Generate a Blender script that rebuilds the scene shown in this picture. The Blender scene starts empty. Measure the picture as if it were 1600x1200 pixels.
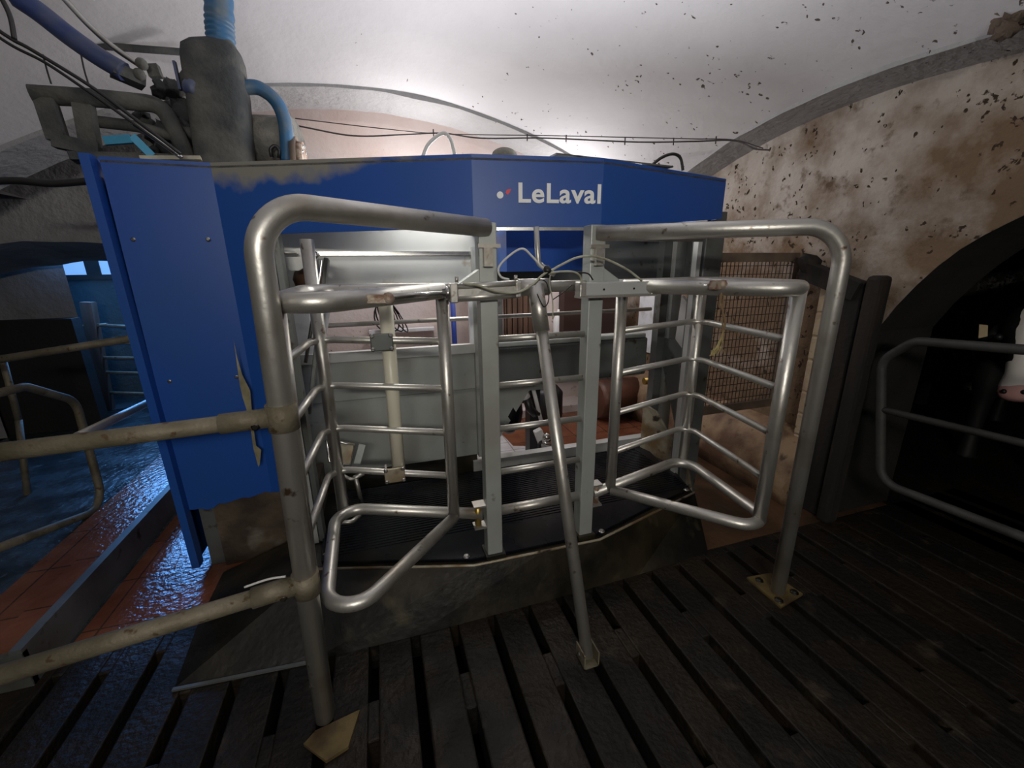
import bpy, math, random
from math import sin, cos, radians, sqrt, pi
from mathutils import Vector, Matrix, noise
random.seed(4)
scn = bpy.context.scene
col = scn.collection
V = Vector

# ------------------------------------------------------------------ camera
F = 650.0; PIT = radians(15.8); YAW = radians(17.4); ROLL = radians(.6); H = 1.4
def ray(px, py):
    a = (px-800)/F; b = (600-py)/F
    a, b = a*cos(ROLL)-b*sin(ROLL), a*sin(ROLL)+b*cos(ROLL)
    f = cos(PIT)+sin(PIT)*b; z = -sin(PIT)+cos(PIT)*b
    return (a*cos(YAW)+f*sin(YAW), -a*sin(YAW)+f*cos(YAW), z)
def P(px, py, x=None, y=None, z=None):
    d = ray(px, py)
    if x is not None: t = x/d[0]
    elif y is not None: t = y/d[1]
    else: t = (z-H)/d[2]
    return V((d[0]*t, d[1]*t, H+d[2]*t))
cam = bpy.data.cameras.new('camera'); camo = bpy.data.objects.new('camera', cam); col.objects.link(camo)
cam.sensor_width = 36; cam.lens = F/1600*36; cam.clip_start = .02
camo.matrix_world = (Matrix.Translation((0, 0, H)) @ Matrix.Rotation(-YAW, 4, 'Z')
                     @ Matrix.Rotation(pi/2-PIT, 4, 'X') @ Matrix.Rotation(ROLL, 4, 'Z').inverted())
scn.camera = camo

# ------------------------------------------------------------------ materials
def mat(name, c1, rough=.5, metal=0, c2=None, nscale=3, lo=.4, hi=.6, c3=None, sscale=30, slo=.62, shi=.68,
        bump=0, bscale=40, rough2=None, stretch=None, spec=.5, emit=None, estr=0, lowdirt=None):
    m = bpy.data.materials.new(name); m.use_nodes = True
    nt = m.node_tree; N = nt.nodes; L = nt.links
    b = N['Principled BSDF']
    b.inputs['Base Color'].default_value = (*c1, 1); b.inputs['Roughness'].default_value = rough
    b.inputs['Metallic'].default_value = metal; b.inputs['Specular IOR Level'].default_value = spec
    if emit:
        b.inputs['Emission Color'].default_value = (*emit, 1); b.inputs['Emission Strength'].default_value = estr
    geo = N.new('ShaderNodeNewGeometry'); src = geo.outputs['Position']
    if stretch:
        mp = N.new('ShaderNodeMapping'); mp.inputs['Scale'].default_value = stretch
        L.new(src, mp.inputs['Vector']); src = mp.outputs['Vector']
    cur = None
    def noise_mask(scale, a, bb, detail=6, vec=src):
        n = N.new('ShaderNodeTexNoise'); n.inputs['Scale'].default_value = scale; n.inputs['Detail'].default_value = detail
        L.new(vec, n.inputs['Vector'])
        r = N.new('ShaderNodeMapRange'); r.inputs['From Min'].default_value = a; r.inputs['From Max'].default_value = bb
        L.new(n.outputs['Fac'], r.inputs['Value']); return r.outputs['Result']
    def mix(fac, ca, cb):
        x = N.new('ShaderNodeMix'); x.data_type = 'RGBA'
        L.new(fac, x.inputs['Factor'])
        if isinstance(ca, tuple): x.inputs[6].default_value = (*ca, 1)
        else: L.new(ca, x.inputs[6])
        if isinstance(cb, tuple): x.inputs[7].default_value = (*cb, 1)
        else: L.new(cb, x.inputs[7])
        return x.outputs[2]
    cur = c1
    if c2:
        f = noise_mask(nscale, lo, hi); cur = mix(f, cur, c2)
        if rough2 is not None:
            r = N.new('ShaderNodeMapRange'); r.inputs['To Min'].default_value = rough; r.inputs['To Max'].default_value = rough2
            L.new(f, r.inputs['Value']); L.new(r.outputs['Result'], b.inputs['Roughness'])
    if c3:
        cur = mix(noise_mask(sscale, slo, shi, 3), cur, c3)
    if lowdirt:      # splashed dirt: (colour, axis, from, to, noise amount)
        dc, ax, a, bb, amt, kx = lowdirt
        sp = N.new('ShaderNodeSeparateXYZ'); L.new(geo.outputs['Position'], sp.inputs[0])
        nn = N.new('ShaderNodeTexNoise'); nn.inputs['Scale'].default_value = 5; nn.inputs['Detail'].default_value = 8
        L.new(geo.outputs['Position'], nn.inputs['Vector'])
        ma = N.new('ShaderNodeMath'); ma.operation = 'MULTIPLY_ADD'; ma.inputs[1].default_value = amt
        mk = N.new('ShaderNodeMath'); mk.operation = 'MULTIPLY_ADD'; mk.inputs[1].default_value = kx; L.new(sp.outputs[0], mk.inputs[0]); L.new(sp.outputs[ax], mk.inputs[2])
        L.new(nn.outputs['Fac'], ma.inputs[0]); L.new(mk.outputs[0], ma.inputs[2])
        r = N.new('ShaderNodeMapRange'); r.inputs['From Min'].default_value = a; r.inputs['From Max'].default_value = bb
        L.new(ma.outputs[0], r.inputs['Value'])
        cur = mix(r.outputs['Result'], cur, dc)
    if not isinstance(cur, tuple): L.new(cur, b.inputs['Base Color'])
    if bump:
        n = N.new('ShaderNodeTexNoise'); n.inputs['Scale'].default_value = bscale; n.inputs['Detail'].default_value = 5
        L.new(geo.outputs['Position'], n.inputs['Vector'])
        bp = N.new('ShaderNodeBump'); bp.inputs['Strength'].default_value = bump; bp.inputs['Distance'].default_value = .01
        L.new(n.outputs['Fac'], bp.inputs['Height']); L.new(bp.outputs['Normal'], b.inputs['Normal'])
    m['b'] = 1
    return m

galv = mat('galvanised_tube', (.56, .54, .50), .40, .8, (.36, .31, .25), 6, .52, .78, c3=(.16, .10, .06), sscale=22, slo=.66, shi=.74, bump=.08, bscale=60)
galv_old = mat('galvanised_old', (.22, .19, .135), .62, .3, (.13, .11, .07), 9, .4, .65, c3=(.10, .06, .03), sscale=40, slo=.62, shi=.7, bump=.25, bscale=90)
bright = mat('bright_steel', (.62, .61, .58), .24, .95, (.4, .38, .34), 8, .5, .75)
rustred = mat('rusty_joint', (.22, .12, .08), .6, .4, (.4, .33, .26), 30, .45, .6, bump=.4, bscale=80)
sheet = mat('steel_sheet', (.44, .46, .44), .5, .4, (.34, .34, .30), 3, .45, .7, c3=(.10, .075, .045), sscale=14, slo=.68, shi=.78, bump=.05)
sheet_lt = mat('pale_steel_sheet', (.52, .53, .52), .5, .4, (.4, .39, .34), 3, .5, .75, c3=(.22, .15, .08), sscale=9, slo=.66, shi=.8)
sheet_dk = mat('dark_steel_sheet', (.16, .17, .165), .5, .5, (.10, .10, .09), 4, .45, .7, c3=(.05, .035, .02), sscale=14, slo=.62, shi=.72)
stained = mat('stained_steel', (.40, .36, .27), .5, .4, (.24, .16, .08), 7, .42, .6, c3=(.05, .035, .02), sscale=13, slo=.6, shi=.7, bump=.2)
white_paint = mat('white_frame', (.75, .76, .8), .45, 0, (.55, .55, .55), 12, .5, .7)
blue = mat('blue_panel', (.010, .072, .34), .42, 0, (.014, .075, .30), 2, .4, .7, c3=(.07, .12, .33), sscale=38, slo=.74, shi=.86, bump=.02, bscale=200)
blue_dusty = mat('blue_panel_dusty', (.010, .072, .34), .48, 0, (.014, .075, .30), 2, .4, .7, c3=(.07, .12, .33), sscale=38, slo=.74, shi=.86,
                 lowdirt=((.25, .24, .21), 2, 1.885, 1.925, .24, -.13))
dust = mat('dust_layer', (.15, .148, .138), .95, 0, (.25, .235, .2), 14, .4, .65, bump=.8, bscale=60)
dust_dk = mat('dusty_dark', (.040, .043, .045), .85, 0, (.11, .108, .095), 7, .4, .65, bump=.5, bscale=50)
hose_blue = mat('blue_hose', (.022, .10, .21), .5, 0, (.10, .125, .14), 9, .48, .7, bump=.15)
hose_navy = mat('navy_hose', (.03, .05, .16), .5, 0, (.10, .11, .14), 7, .42, .7, bump=.15)
cyan_p = mat('cyan_plastic', (.035, .25, .42), .5)
rubber = mat('black_rubber', (.003, .004, .007), .26, 0, (.010, .009, .006), 4, .5, .7, rough2=.36, bump=.06, bscale=120, spec=.22)
blackpl = mat('black_plastic', (.015, .015, .016), .4)
skirt = mat('soiled_ramp_steel', (.006, .0055, .004), .38, .0, (.026, .019, .009), 3.2, .45, .65, c3=(.06, .05, .028), sscale=7, slo=.66, shi=.8, bump=.25, bscale=30, rough2=.5)
concrete = mat('soiled_concrete', (.007, .006, .0052), .58, 0, (.018, .0125, .008), 4, .42, .62, c3=(.042, .031, .020), sscale=9, slo=.60, shi=.78, bump=.7, bscale=45, rough2=.42, spec=.28)
pitm = mat('pit_dark', (.004, .004, .004), .9)
block = mat('stained_block', (.11, .08, .052), .8, 0, (.035, .024, .016), 4, .38, .58, c3=(.19, .17, .135), sscale=6, slo=.6, shi=.75, bump=.5)
plinthm = mat('stained_plinth', (.30, .20, .12), .7, 0, (.13, .07, .04), 5, .40, .58, c3=(.07, .04, .02), sscale=11, slo=.62, shi=.72, bump=.4)
brickm = mat('plastered_brick', (.48, .38, .26), .85, 0, (.32, .22, .14), 6, .45, .65, c3=(.08, .05, .03), sscale=16, slo=.66, shi=.72, bump=.5)
wood = mat('dark_timber', (.007, .0055, .0045), .85, 0, (.020, .013, .009), 3, .45, .65, stretch=(6, 6, .7), bump=.5)
woodbr = mat('brown_boards', (.16, .09, .06), .6, 0, (.11, .06, .04), 4, .4, .6, stretch=(4, 4, .5))
pvc = mat('cream_pvc', (.70, .66, .53), .35, 0, (.6, .55, .4), 6, .5, .7, c3=(.15, .13, .1), sscale=28, slo=.7, shi=.74)
white_pl = mat('white_plastic', (.8, .8, .8), .35)
cablegr = mat('grey_green_hose', (.42, .42, .33), .5, 0, (.28, .27, .2), 20, .4, .6)
cablewh = mat('pale_hose', (.62, .62, .6), .45)
cableblk = mat('black_cable', (.015, .014, .014), .5)
wirem = mat('thin_wire', (.06, .05, .05), .6)
string = mat('yellow_twine', (.40, .33, .14), .9, 0, (.2, .13, .07), 20, .4, .6)
film = mat('peeled_film', (.36, .32, .2), .4, 0, (.2, .17, .1), 12, .4, .6)
brass = mat('brass', (.5, .35, .1), .4, .9)
meshm = mat('dark_iron', (.035, .026, .022), .6, .3)
brownst = mat('brown_steel', (.11, .08, .06), .6, .3, (.2, .15, .11), 6, .4, .6)
yellowpl = mat('ochre_plate', (.14, .10, .035), .6, .2, (.07, .045, .02), 12, .4, .6, bump=.3)
logo_w = mat('logo_white', (.92, .92, .9), .5)
logo_r = mat('logo_red', (.75, .07, .09), .5)
glow = mat('lamp_tube', (1, 1, 1), .4, emit=(1, .96, .9), estr=6)
window_glow = mat('window_daylight', (.3, .5, .8), .2, emit=(.3, .6, 1.0), estr=.55)
fur = None

def plaster(name, base, base2, dirt, spots, thr, brown=None, bst=.8):
    m = bpy.data.materials.new(name); m.use_nodes = True
    nt = m.node_tree; N = nt.nodes; L = nt.links; b = N['Principled BSDF']
    b.inputs['Roughness'].default_value = .92; b.inputs['Specular IOR Level'].default_value = .15
    geo = N.new('ShaderNodeNewGeometry'); pos = geo.outputs['Position']
    def nz(scale, det=6, rg=.55):
        n = N.new('ShaderNodeTexNoise'); n.inputs['Scale'].default_value = scale; n.inputs['Detail'].default_value = det
        n.inputs['Roughness'].default_value = rg; L.new(pos, n.inputs['Vector']); return n.outputs['Fac']
    def rng(v, a, bb):
        r = N.new('ShaderNodeMapRange'); r.inputs['From Min'].default_value = a; r.inputs['From Max'].default_value = bb
        L.new(v, r.inputs['Value']); return r.outputs['Result']
    def mix(f, a, c):
        x = N.new('ShaderNodeMix'); x.data_type = 'RGBA'; L.new(f, x.inputs['Factor'])
        for i, q in ((6, a), (7, c)):
            if isinstance(q, tuple): x.inputs[i].default_value = (*q, 1)
            else: L.new(q, x.inputs[i])
        return x.outputs[2]
    def mth(op, a, c):
        x = N.new('ShaderNodeMath'); x.operation = op
        for i, q in ((0, a), (1, c)):
            if isinstance(q, (int, float)): x.inputs[i].default_value = q
            else: L.new(q, x.inputs[i])
        return x.outputs[0]
    cur = mix(rng(nz(1.6), .4, .65), base, base2)
    sp = N.new('ShaderNodeSeparateXYZ'); L.new(pos, sp.inputs[0])
    # dung splashes: more of them towards the stall side and lower down
    bias = mth('ADD', mth('MULTIPLY', sp.outputs['X'], .055), mth('MULTIPLY', sp.outputs['Z'], -.035))
    if brown:
        br = mth('ADD', nz(2.3, 8, .62), mth('ADD', mth('MULTIPLY', sp.outputs['X'], .11), mth('MULTIPLY', sp.outputs['Z'], -.17)))
        cur = mix(rng(br, brown[1], brown[2]), cur, brown[0])
    ds = mth('ADD', nz(9, 6, .6), bias)
    cur = mix(rng(ds, thr+.07, thr+.2), cur, dirt)
    vor = N.new('ShaderNodeTexVoronoi'); vor.inputs['Scale'].default_value = 17; vor.inputs['Randomness'].default_value = 1
    mp = N.new('ShaderNodeMapping'); mp.inputs['Scale'].default_value = (1.0, 1.3, .75); mp.inputs['Rotation'].default_value = (.3, .6, .2)
    nd = N.new('ShaderNodeTexNoise'); nd.inputs['Scale'].default_value = 12; L.new(pos, nd.inputs['Vector'])
    va = N.new('ShaderNodeVectorMath'); va.operation = 'MULTIPLY_ADD'; va.inputs[1].default_value = (.12, .12, .12)
    L.new(nd.outputs['Color'], va.inputs[0]); L.new(pos, va.inputs[2]); L.new(va.outputs[0], mp.inputs['Vector'])
    L.new(mp.outputs[0], vor.inputs['Vector'])
    size = mth('ADD', mth('MULTIPLY', mth('ADD', nz(3.1, 3), mth('MULTIPLY', bias, 1.6)), .75), spots)
    spot = mth('LESS_THAN', vor.outputs['Distance'], size)
    keep = rng(nz(42, 4), .50, .56)
    cur = mix(mth('MULTIPLY', spot, keep), cur, tuple(c*.35 for c in dirt))
    L.new(cur, b.inputs['Base Color'])
    bp = N.new('ShaderNodeBump'); bp.inputs['Strength'].default_value = bst; bp.inputs['Distance'].default_value = .014
    L.new(mth('ADD', nz(26, 6), mth('MULTIPLY', nz(5), 1.4)), bp.inputs['Height']); L.new(bp.outputs['Normal'], b.inputs['Normal'])
    return m
plaster_ceiling = plaster('whitewash_ceiling', (.66, .65, .67), (.60, .59, .61), (.30, .24, .20), -.25, .66, bst=.22)
plaster_rib = plaster('shaded_whitewash_rib', (.40, .40, .41), (.33, .33, .33), (.16, .13, .11), -.30, .62)  # greyer than the ceiling: shade of the rib underside put into the colour
plaster_wall = plaster('soiled_whitewash', (.50, .46, .42), (.40, .355, .31), (.13, .09, .06), -.23, .57, brown=((.18, .122, .078), .34, .56))
plaster_back = plaster('pinkish_plaster', (.68, .60, .58), (.62, .50, .46), (.20, .12, .09), -.30, .62, bst=.3)
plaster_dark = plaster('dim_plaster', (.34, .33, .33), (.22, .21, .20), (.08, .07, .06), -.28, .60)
plaster_teal = plaster('painted_far_wall', (.085, .13, .145), (.06, .09, .10), (.06, .07, .07), -.30, .66)

def tiles(name, c1, c2, mortar, size, rough=.25, bump=.4):
    m = mat(name, c1, rough); nt = m.node_tree; N = nt.nodes; L = nt.links; b = N['Principled BSDF']
    geo = N.new('ShaderNodeNewGeometry')
    t = N.new('ShaderNodeTexBrick'); t.offset = 0; t.inputs['Scale'].default_value = 1
    t.inputs['Brick Width'].default_value = size[0]; t.inputs['Row Height'].default_value = size[1]
    t.inputs['Mortar Size'].default_value = .004
    t.inputs['Color1'].default_value = (*c1, 1); t.inputs['Color2'].default_value = (*c2, 1); t.inputs['Mortar'].default_value = (*mortar, 1)
    L.new(geo.outputs['Position'], t.inputs['Vector'])
    n = N.new('ShaderNodeTexNoise'); n.inputs['Scale'].default_value = 5; n.inputs['Detail'].default_value = 6
    L.new(geo.outputs['Position'], n.inputs['Vector'])
    x = N.new('ShaderNodeMix'); x.data_type = 'RGBA'; x.blend_type = 'MULTIPLY'
    r = N.new('ShaderNodeMapRange'); r.inputs['From Min'].default_value = .35; r.inputs['From Max'].default_value = .7; r.inputs['To Max'].default_value = .7
    L.new(n.outputs['Fac'], r.inputs['Value']); L.new(r.outputs[0], x.inputs['Factor'])
    L.new(t.outputs['Color'], x.inputs[6]); x.inputs[7].default_value = (.45, .35, .3, 1)
    L.new(x.outputs[2], b.inputs['Base Color'])
    n2 = N.new('ShaderNodeTexNoise'); n2.inputs['Scale'].default_value = 38; n2.inputs['Detail'].default_value = 3
    L.new(geo.outputs['Position'], n2.inputs['Vector'])
    bp = N.new('ShaderNodeBump'); bp.inputs['Strength'].default_value = bump; bp.inputs['Distance'].default_value = .008
    L.new(n2.outputs['Fac'], bp.inputs['Height']); L.new(bp.outputs['Normal'], b.inputs['Normal'])
    return m
terracotta = tiles('terracotta_tiles', (.24, .095, .05), (.21, .075, .042), (.08, .045, .03), (.30, .30), rough=.17, bump=.5)
whitetile = tiles('white_tiles', (.75, .76, .8), (.7, .72, .76), (.35, .35, .36), (.15, .15), .2, .1)

# ------------------------------------------------------------------ mesh builder
class MB:
    def __init__(s): s.v = []; s.f = []; s.sm = []
    def add(s, vs, fs, smooth=False):
        o = len(s.v); s.v += [V(p) for p in vs]
        for f in fs: s.f.append(tuple(i+o for i in f)); s.sm.append(smooth)
        return s
    def box(s, a, b):
        x0, y0, z0 = a; x1, y1, z1 = b
        return s.add([(x0,y0,z0),(x1,y0,z0),(x1,y1,z0),(x0,y1,z0),(x0,y0,z1),(x1,y0,z1),(x1,y1,z1),(x0,y1,z1)],
              [(3,2,1,0),(4,5,6,7),(0,1,5,4),(1,2,6,5),(2,3,7,6),(3,0,4,7)])
    def beam(s, p, q, w, h, up=(0,0,1)):
        p = V(p); q = V(q); d = (q-p).normalized(); u = V(up)
        if abs(d.dot(u)) > .98: u = V((0, 1, 0))
        r = d.cross(u).normalized()*w/2; t = r.cross(d).normalized()*h/2
        return s.add([p-r-t,p+r-t,p+r+t,p-r+t,q-r-t,q+r-t,q+r+t,q-r+t],
              [(0,1,2,3),(7,6,5,4),(0,4,5,1),(1,5,6,2),(2,6,7,3),(3,7,4,0)])
    def plate(s, pts, th, n=None):           # planar polygon given thickness
        pts = [V(p) for p in pts]
        if n is None:
            n = V((0,0,0))
            for i in range(len(pts)): n += (pts[i]-pts[0]).cross(pts[(i+1) % len(pts)]-pts[0])
            n.normalize()
        n = V(n).normalized()*th; k = len(pts)
        return s.add(pts+[p+n for p in pts], [tuple(range(k-1,-1,-1)), tuple(range(k,2*k))]+[(i,(i+1)%k,(i+1)%k+k,i+k) for i in range(k)])
    def prism(s, poly, z0, z1):
        return s.plate([(x, y, z0) for x, y in poly], z1-z0, (0,0,1))
    def tube(s, pts, r, bend=0, n=14, caps=True, rs=None, seg=8, ell=None):
        pts = [V(p) for p in pts]
        path = [pts[0]]
        if bend:
            for i in range(1, len(pts)-1):
                a = pts[i-1]-pts[i]; b = pts[i+1]-pts[i]; ang = a.angle(b)
                if ang > 3.05: path.append(pts[i]); continue
                t = min(bend/math.tan(ang/2), a.length*.48, b.length*.48)
                p0 = pts[i]+a.normalized()*t; p1 = pts[i]+b.normalized()*t
                rr = t*math.tan(ang/2); c = pts[i]+(a.normalized()+b.normalized()).normalized()*(rr/sin(ang/2))
                v0 = p0-c; v1 = p1-c; w = v0.angle(v1)
                for k in range(seg+1):
                    u = k/seg; path.append(c+(v0*sin((1-u)*w)+v1*sin(u*w))/sin(w))
            path.append(pts[-1])
        else: path = pts
        d = (path[1]-path[0]).normalized()
        u = d.orthogonal().normalized()
        rings = []
        for i, p in enumerate(path):
            if i == 0: t = path[1]-path[0]
            elif i == len(path)-1: t = path[-1]-path[-2]
            else: t = (path[i+1]-p).normalized()+(p-path[i-1]).normalized()
            t.normalize(); u = (u-t*u.dot(t)).normalized(); w = t.cross(u)
            R = rs[i] if rs else r
            rings.append([p+(u*cos(2*pi*k/n)+w*sin(2*pi*k/n))*R for k in range(n)])
        o = len(s.v)
        for rg in rings: s.v += rg
        for i in range(len(rings)-1):
            for k in range(n):
                s.f.append((o+i*n+k, o+i*n+(k+1)%n, o+(i+1)*n+(k+1)%n, o+(i+1)*n+k)); s.sm.append(True)
        if caps:
            s.f.append(tuple(o+k for k in range(n-1,-1,-1))); s.sm.append(False)
            m = o+(len(rings)-1)*n; s.f.append(tuple(m+k for k in range(n))); s.sm.append(False)
        return s
    def cyl(s, p, q, r, n=18): return s.tube([p, q], r, n=n)
    def ball(s, c, r, n=12, sx=1, sy=1, sz=1, jit=0):
        c = V(c); vs = []; fs = []
        for i in range(n//2+1):
            for k in range(n):
                th = pi*i/(n//2); ph = 2*pi*k/n
                d = V((sin(th)*cos(ph), sin(th)*sin(ph), cos(th)))
                rr = r*(1+jit*noise.noise(d*2.3+c*7)) if jit else r
                vs.append(c+V((d.x*sx, d.y*sy, d.z*sz))*rr)
        for i in range(n//2):
            for k in range(n): fs.append((i*n+k, (i+1)*n+k, (i+1)*n+(k+1)%n, i*n+(k+1)%n))
        return s.add(vs, fs, True)
    def build(s, name, m, parent=None, **kw):
        me = bpy.data.meshes.new(name)
        off = parent['_o'] if parent is not None and '_o' in parent else (0, 0, 0)
        off = V(off)
        me.from_pydata([tuple(p-off) for p in s.v], [], s.f)
        for i, pl in enumerate(me.polygons): pl.use_smooth = s.sm[i]
        me.validate(); me.materials.append(m)
        o = bpy.data.objects.new(name, me); col.objects.link(o)
        if parent is not None:
            o.parent = parent; o['_o'] = (0.0, 0.0, 0.0) if False else list(off)
        bev = kw.pop('bevel', 0)
        if bev:
            b = o.modifiers.new('bevel', 'BEVEL'); b.width = bev; b.segments = 2; b.limit_method = 'ANGLE'
        for k, v in kw.items(): o[k] = v
        return o
def thing(name, loc, label, cat, group=None):
    o = bpy.data.objects.new(name, None); col.objects.link(o); o.location = loc; o.empty_display_size = .1
    o['_o'] = list(loc); o['label'] = label; o['category'] = cat
    if group: o['group'] = group
    return o
def tag(o, label, cat, group=None, kind=None):
    o['label'] = label; o['category'] = cat
    if group: o['group'] = group
    if kind: o['kind'] = kind
    return o
def struct(o): o['kind'] = 'structure'; return o
def bolt(c, d, r, name, m, parent, h=None):
    c = V(c); d = V(d).normalized(); h = h or r*.7
    return MB().tube([c, c+d*h*.25, c+d*h*.25, c+d*h], r, n=6, rs=[r*1.5, r*1.5, r, r*.9]).build(name, m, parent)

# ================================================================== THE SETTING
# slatted floor: slabs with slots, over a pit
f = MB(); PITCH = .1556; x0 = .328-PITCH*24
W = .034; TH = .13
YB = -1.6
for i in range(0, 44):
    xc = x0+i*PITCH
    yend = 1.70 if xc < -.81 else 1.43
    f.box((xc+W/2, YB, -TH), (xc+PITCH-W/2, yend, 0))
    jit = random.uniform(-.012, .012)
    if i % 2 == 0: fill = [(YB, -1.45), (-.62, -.50), (.36+jit, .49+jit), (1.385 if yend < 1.6 else 1.60, yend)]
    else: fill = [(YB, -1.3), (-.96, -.84), (-.5, -.38), (-.04, .08), (.52+jit, .65+jit), (1.02+jit, 1.15+jit), (1.385 if yend < 1.6 else 1.56, yend)]
    for a, b in fill: f.box((xc-W/2-.002, a, -TH), (xc+W/2+.002, b, -.001))
struct(f.build('floor', concrete, bevel=.006))
struct(MB().box((-5, -1.7, -.75), (5, 1.9, -.7)).build('floor_pit', pitm))
# terracotta tile floors
struct(MB().box((-1.26, 1.70, -.12), (-.6, 4.0, 0)).build('floor_tiles_aisle', terracotta))
struct(MB().box((-.6, 1.43, -.12), (1.45, 4.4, 0)).box((1.45, 2.5, -.12), (3.2, 4.4, 0)).build('floor_tiles_room', terracotta))
struct(MB().box((1.45, 1.43, -.12), (2.8, 2.5, 0)).build('floor_tiles_soiled', mat('soiled_tile_floor', (.095, .048, .024), .4, 0, (.04, .024, .014), 4, .4, .62, bump=.4, bscale=30)))
wet = mat('wet_dark_floor', (.05, .065, .07), .30, 0, (.03, .035, .036), 5, .4, .6, c3=(.10, .12, .12), sscale=14, slo=.6, shi=.75, bump=.7, bscale=22, rough2=.2)
struct(MB().box((-6, 1.70, -.12), (-1.26, 9, 0)).build('floor_aisle', wet))
struct(MB().box((2.8, -1.6, -.02), (6.5, 4.4, .0)).build('floor_stall', concrete))

# vault: a shallow cap over each bay
def z_back(x): return 2.51-.135*x*x
def cap(x, y):
    cy = 1.65 if y > .1 else -1.45
    return 1.862+.65*(1-(x/2.2)**2)+.365*(1-((y-cy)/1.55)**2)
c = MB(); nx, ny = 44, 70
vs = []; fs = []
for j in range(ny+1):
    y = -3.0+6.2*j/ny
    for i in range(nx+1):
        x = -2.2+4.4*i/nx
        vs.append((x, y, cap(x, y)+.012*noise.noise(V((x*1.5, y*1.5, 0)))))
for j in range(ny):
    for i in range(nx):
        a = j*(nx+1)+i; fs.append((a, a+nx+1, a+nx+2, a+1))
c.add(vs, fs, True)
struct(c.build('ceiling', plaster_ceiling))
# side bay ceiling on the far side of the left rib, and beyond the back rib
def strip(name, m, secs, close=False):
    b = MB(); n = len(secs[0]); vs = [p for s in secs for p in s]; fs = []
    for j in range(len(secs)-1):
        for i in range(n-1):
            a = j*n+i; fs.append((a, a+1, a+n+1, a+n))
    b.add(vs, fs, True); return b.build(name, m)
# back rib: lip, soffit, rear
XS = [-3.0+5.6*i/60 for i in range(61)]
zr = lambda x: max(z_back(x), .4)
lip = .05
b = MB()
for i in range(60):
    xa, xb = XS[i], XS[i+1]; za, zb = zr(xa), zr(xb)
    if xb > 2.45: continue
    wob = lambda x: .010*noise.noise(V((x*4, 1, 0)))
    b.add([(xa,3.2,za+.3),(xb,3.2,zb+.3),(xb,3.2,zb-lip*.4+wob(xb)),(xa,3.2,za-lip*.4+wob(xa)),(xa,3.5,za-lip+wob(xa+3)),(xb,3.5,zb-lip+wob(xb+3)),(xa,3.5,za+.3),(xb,3.5,zb+.3)],
          [(0,1,2,3),(3,2,5,4),(4,5,7,6),(0,6,7,1)], False)
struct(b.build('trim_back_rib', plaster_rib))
# rear bay vault and back wall
struct(strip('ceiling_rear_bay', plaster_ceiling, [[(-5+8*i/30, y, 2.62-.07*(-5+8*i/30)**2*(.35)) for i in range(31)] for y in (3.45, 3.8, 4.2, 5.0)]))
BY = 3.82
def wall_strip_y(y0, y1, xs, bot, top, name, m, drop=.12):    # wall slab in x, opening bottom edge by function
    b = MB()
    for xa, xb in zip(xs[:-1], xs[1:]):
        ba, bb = bot(xa+1e-4), bot(xb-1e-4)
        b.add([(xa,y0,ba),(xb,y0,bb),(xb,y0,top),(xa,y0,top),(xa,y1,ba-(drop if ba > .5 else 0)),(xb,y1,bb-(drop if bb > .5 else 0)),(xb,y1,top),(xa,y1,top)],
              [(0,1,2,3),(7,6,5,4),(0,4,5,1)])
    b.add([(xs[0],y0,0),(xs[0],y1,0),(xs[0],y1,top),(xs[0],y0,top)], [(0,1,2,3)])
    b.add([(xs[-1],y0,0),(xs[-1],y1,0),(xs[-1],y1,top),(xs[-1],y0,top)], [(0,1,2,3)])
    return b.build(name, m)
struct(MB().box((-.95, BY, -.1), (3.2, BY+.2, 2.9)).build('wall_back', plaster_back))
def low_arch(x):
    if -3.2 < x < -1.05: return 1.60-.16*(x+2.1)**2+.015*noise.noise(V((x*5, 0, 0)))
    return 0
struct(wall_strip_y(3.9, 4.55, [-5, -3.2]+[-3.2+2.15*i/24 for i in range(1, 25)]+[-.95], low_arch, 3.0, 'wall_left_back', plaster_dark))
struct(MB().box((-1.02, 2.95, 0), (-.93, 3.92, 1.8)).build('wall_light_block', plaster_dark))  # unseen partition, added to keep the room lamps' light out of the aisle
# far room through the low arch
struct(MB().box((-6.2, 5.64, 0), (-.4, 5.8, 2.6)).build('wall_far', plaster_teal))
struct(MB().box((-6.2, 4.55, 2.4), (-.2, 5.8, 2.5)).build('ceiling_far_room', plaster_dark))
struct(MB().box((-.4, 4.55, 0), (-.2, 5.8, 2.5)).build('wall_far_right', plaster_teal))
struct(MB().box((-6.2, -3, 0), (-6.0, 5.8, 3)).build('wall_far_left', plaster_dark))
mass = MB().prism([(-4.6, 4.75), (-2.58, 4.75), (-3.3, 5.6), (-4.6, 5.6)], 0, 2.4)
struct(mass.build('wall_pier', plaster_dark))
# right rib and right wall
def z_right(y): return 2.235-.14*(y-1.65)**2
YS = [-1.45+4.95*i/50 for i in range(51)]
b = MB()
for ya, yb in zip(YS[:-1], YS[1:]):
    za, zb = z_right(max(ya, .1) if ya > .1 else 3.3-.0-(-ya+1.6)*0+0 if False else ya), z_right(yb)
    if ya < -.2: za, zb = z_right(.2-ya-.2+.0) if False else 1.85, 1.85
    wob = lambda y: .010*noise.noise(V((y*4, 5, 0)))
    b.add([(2.2,ya,za+.3),(2.2,yb,zb+.3),(2.2,yb,zb-.025+wob(yb)),(2.2,ya,za-.025+wob(ya)),(2.45,ya,za-.05+wob(ya+4)),(2.45,yb,zb-.05+wob(yb+4))],
          [(1,0,3,2),(2,3,4,5)])
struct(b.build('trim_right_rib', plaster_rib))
def open_arch(y):
    if -1.0 < y < 1.46:
        return 1.73-.20*(y-.25)**2-.38*max(0, (y-.25)/1.21)**6+.02*noise.noise(V((y*6, 0, 0)))
    return 0
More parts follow.
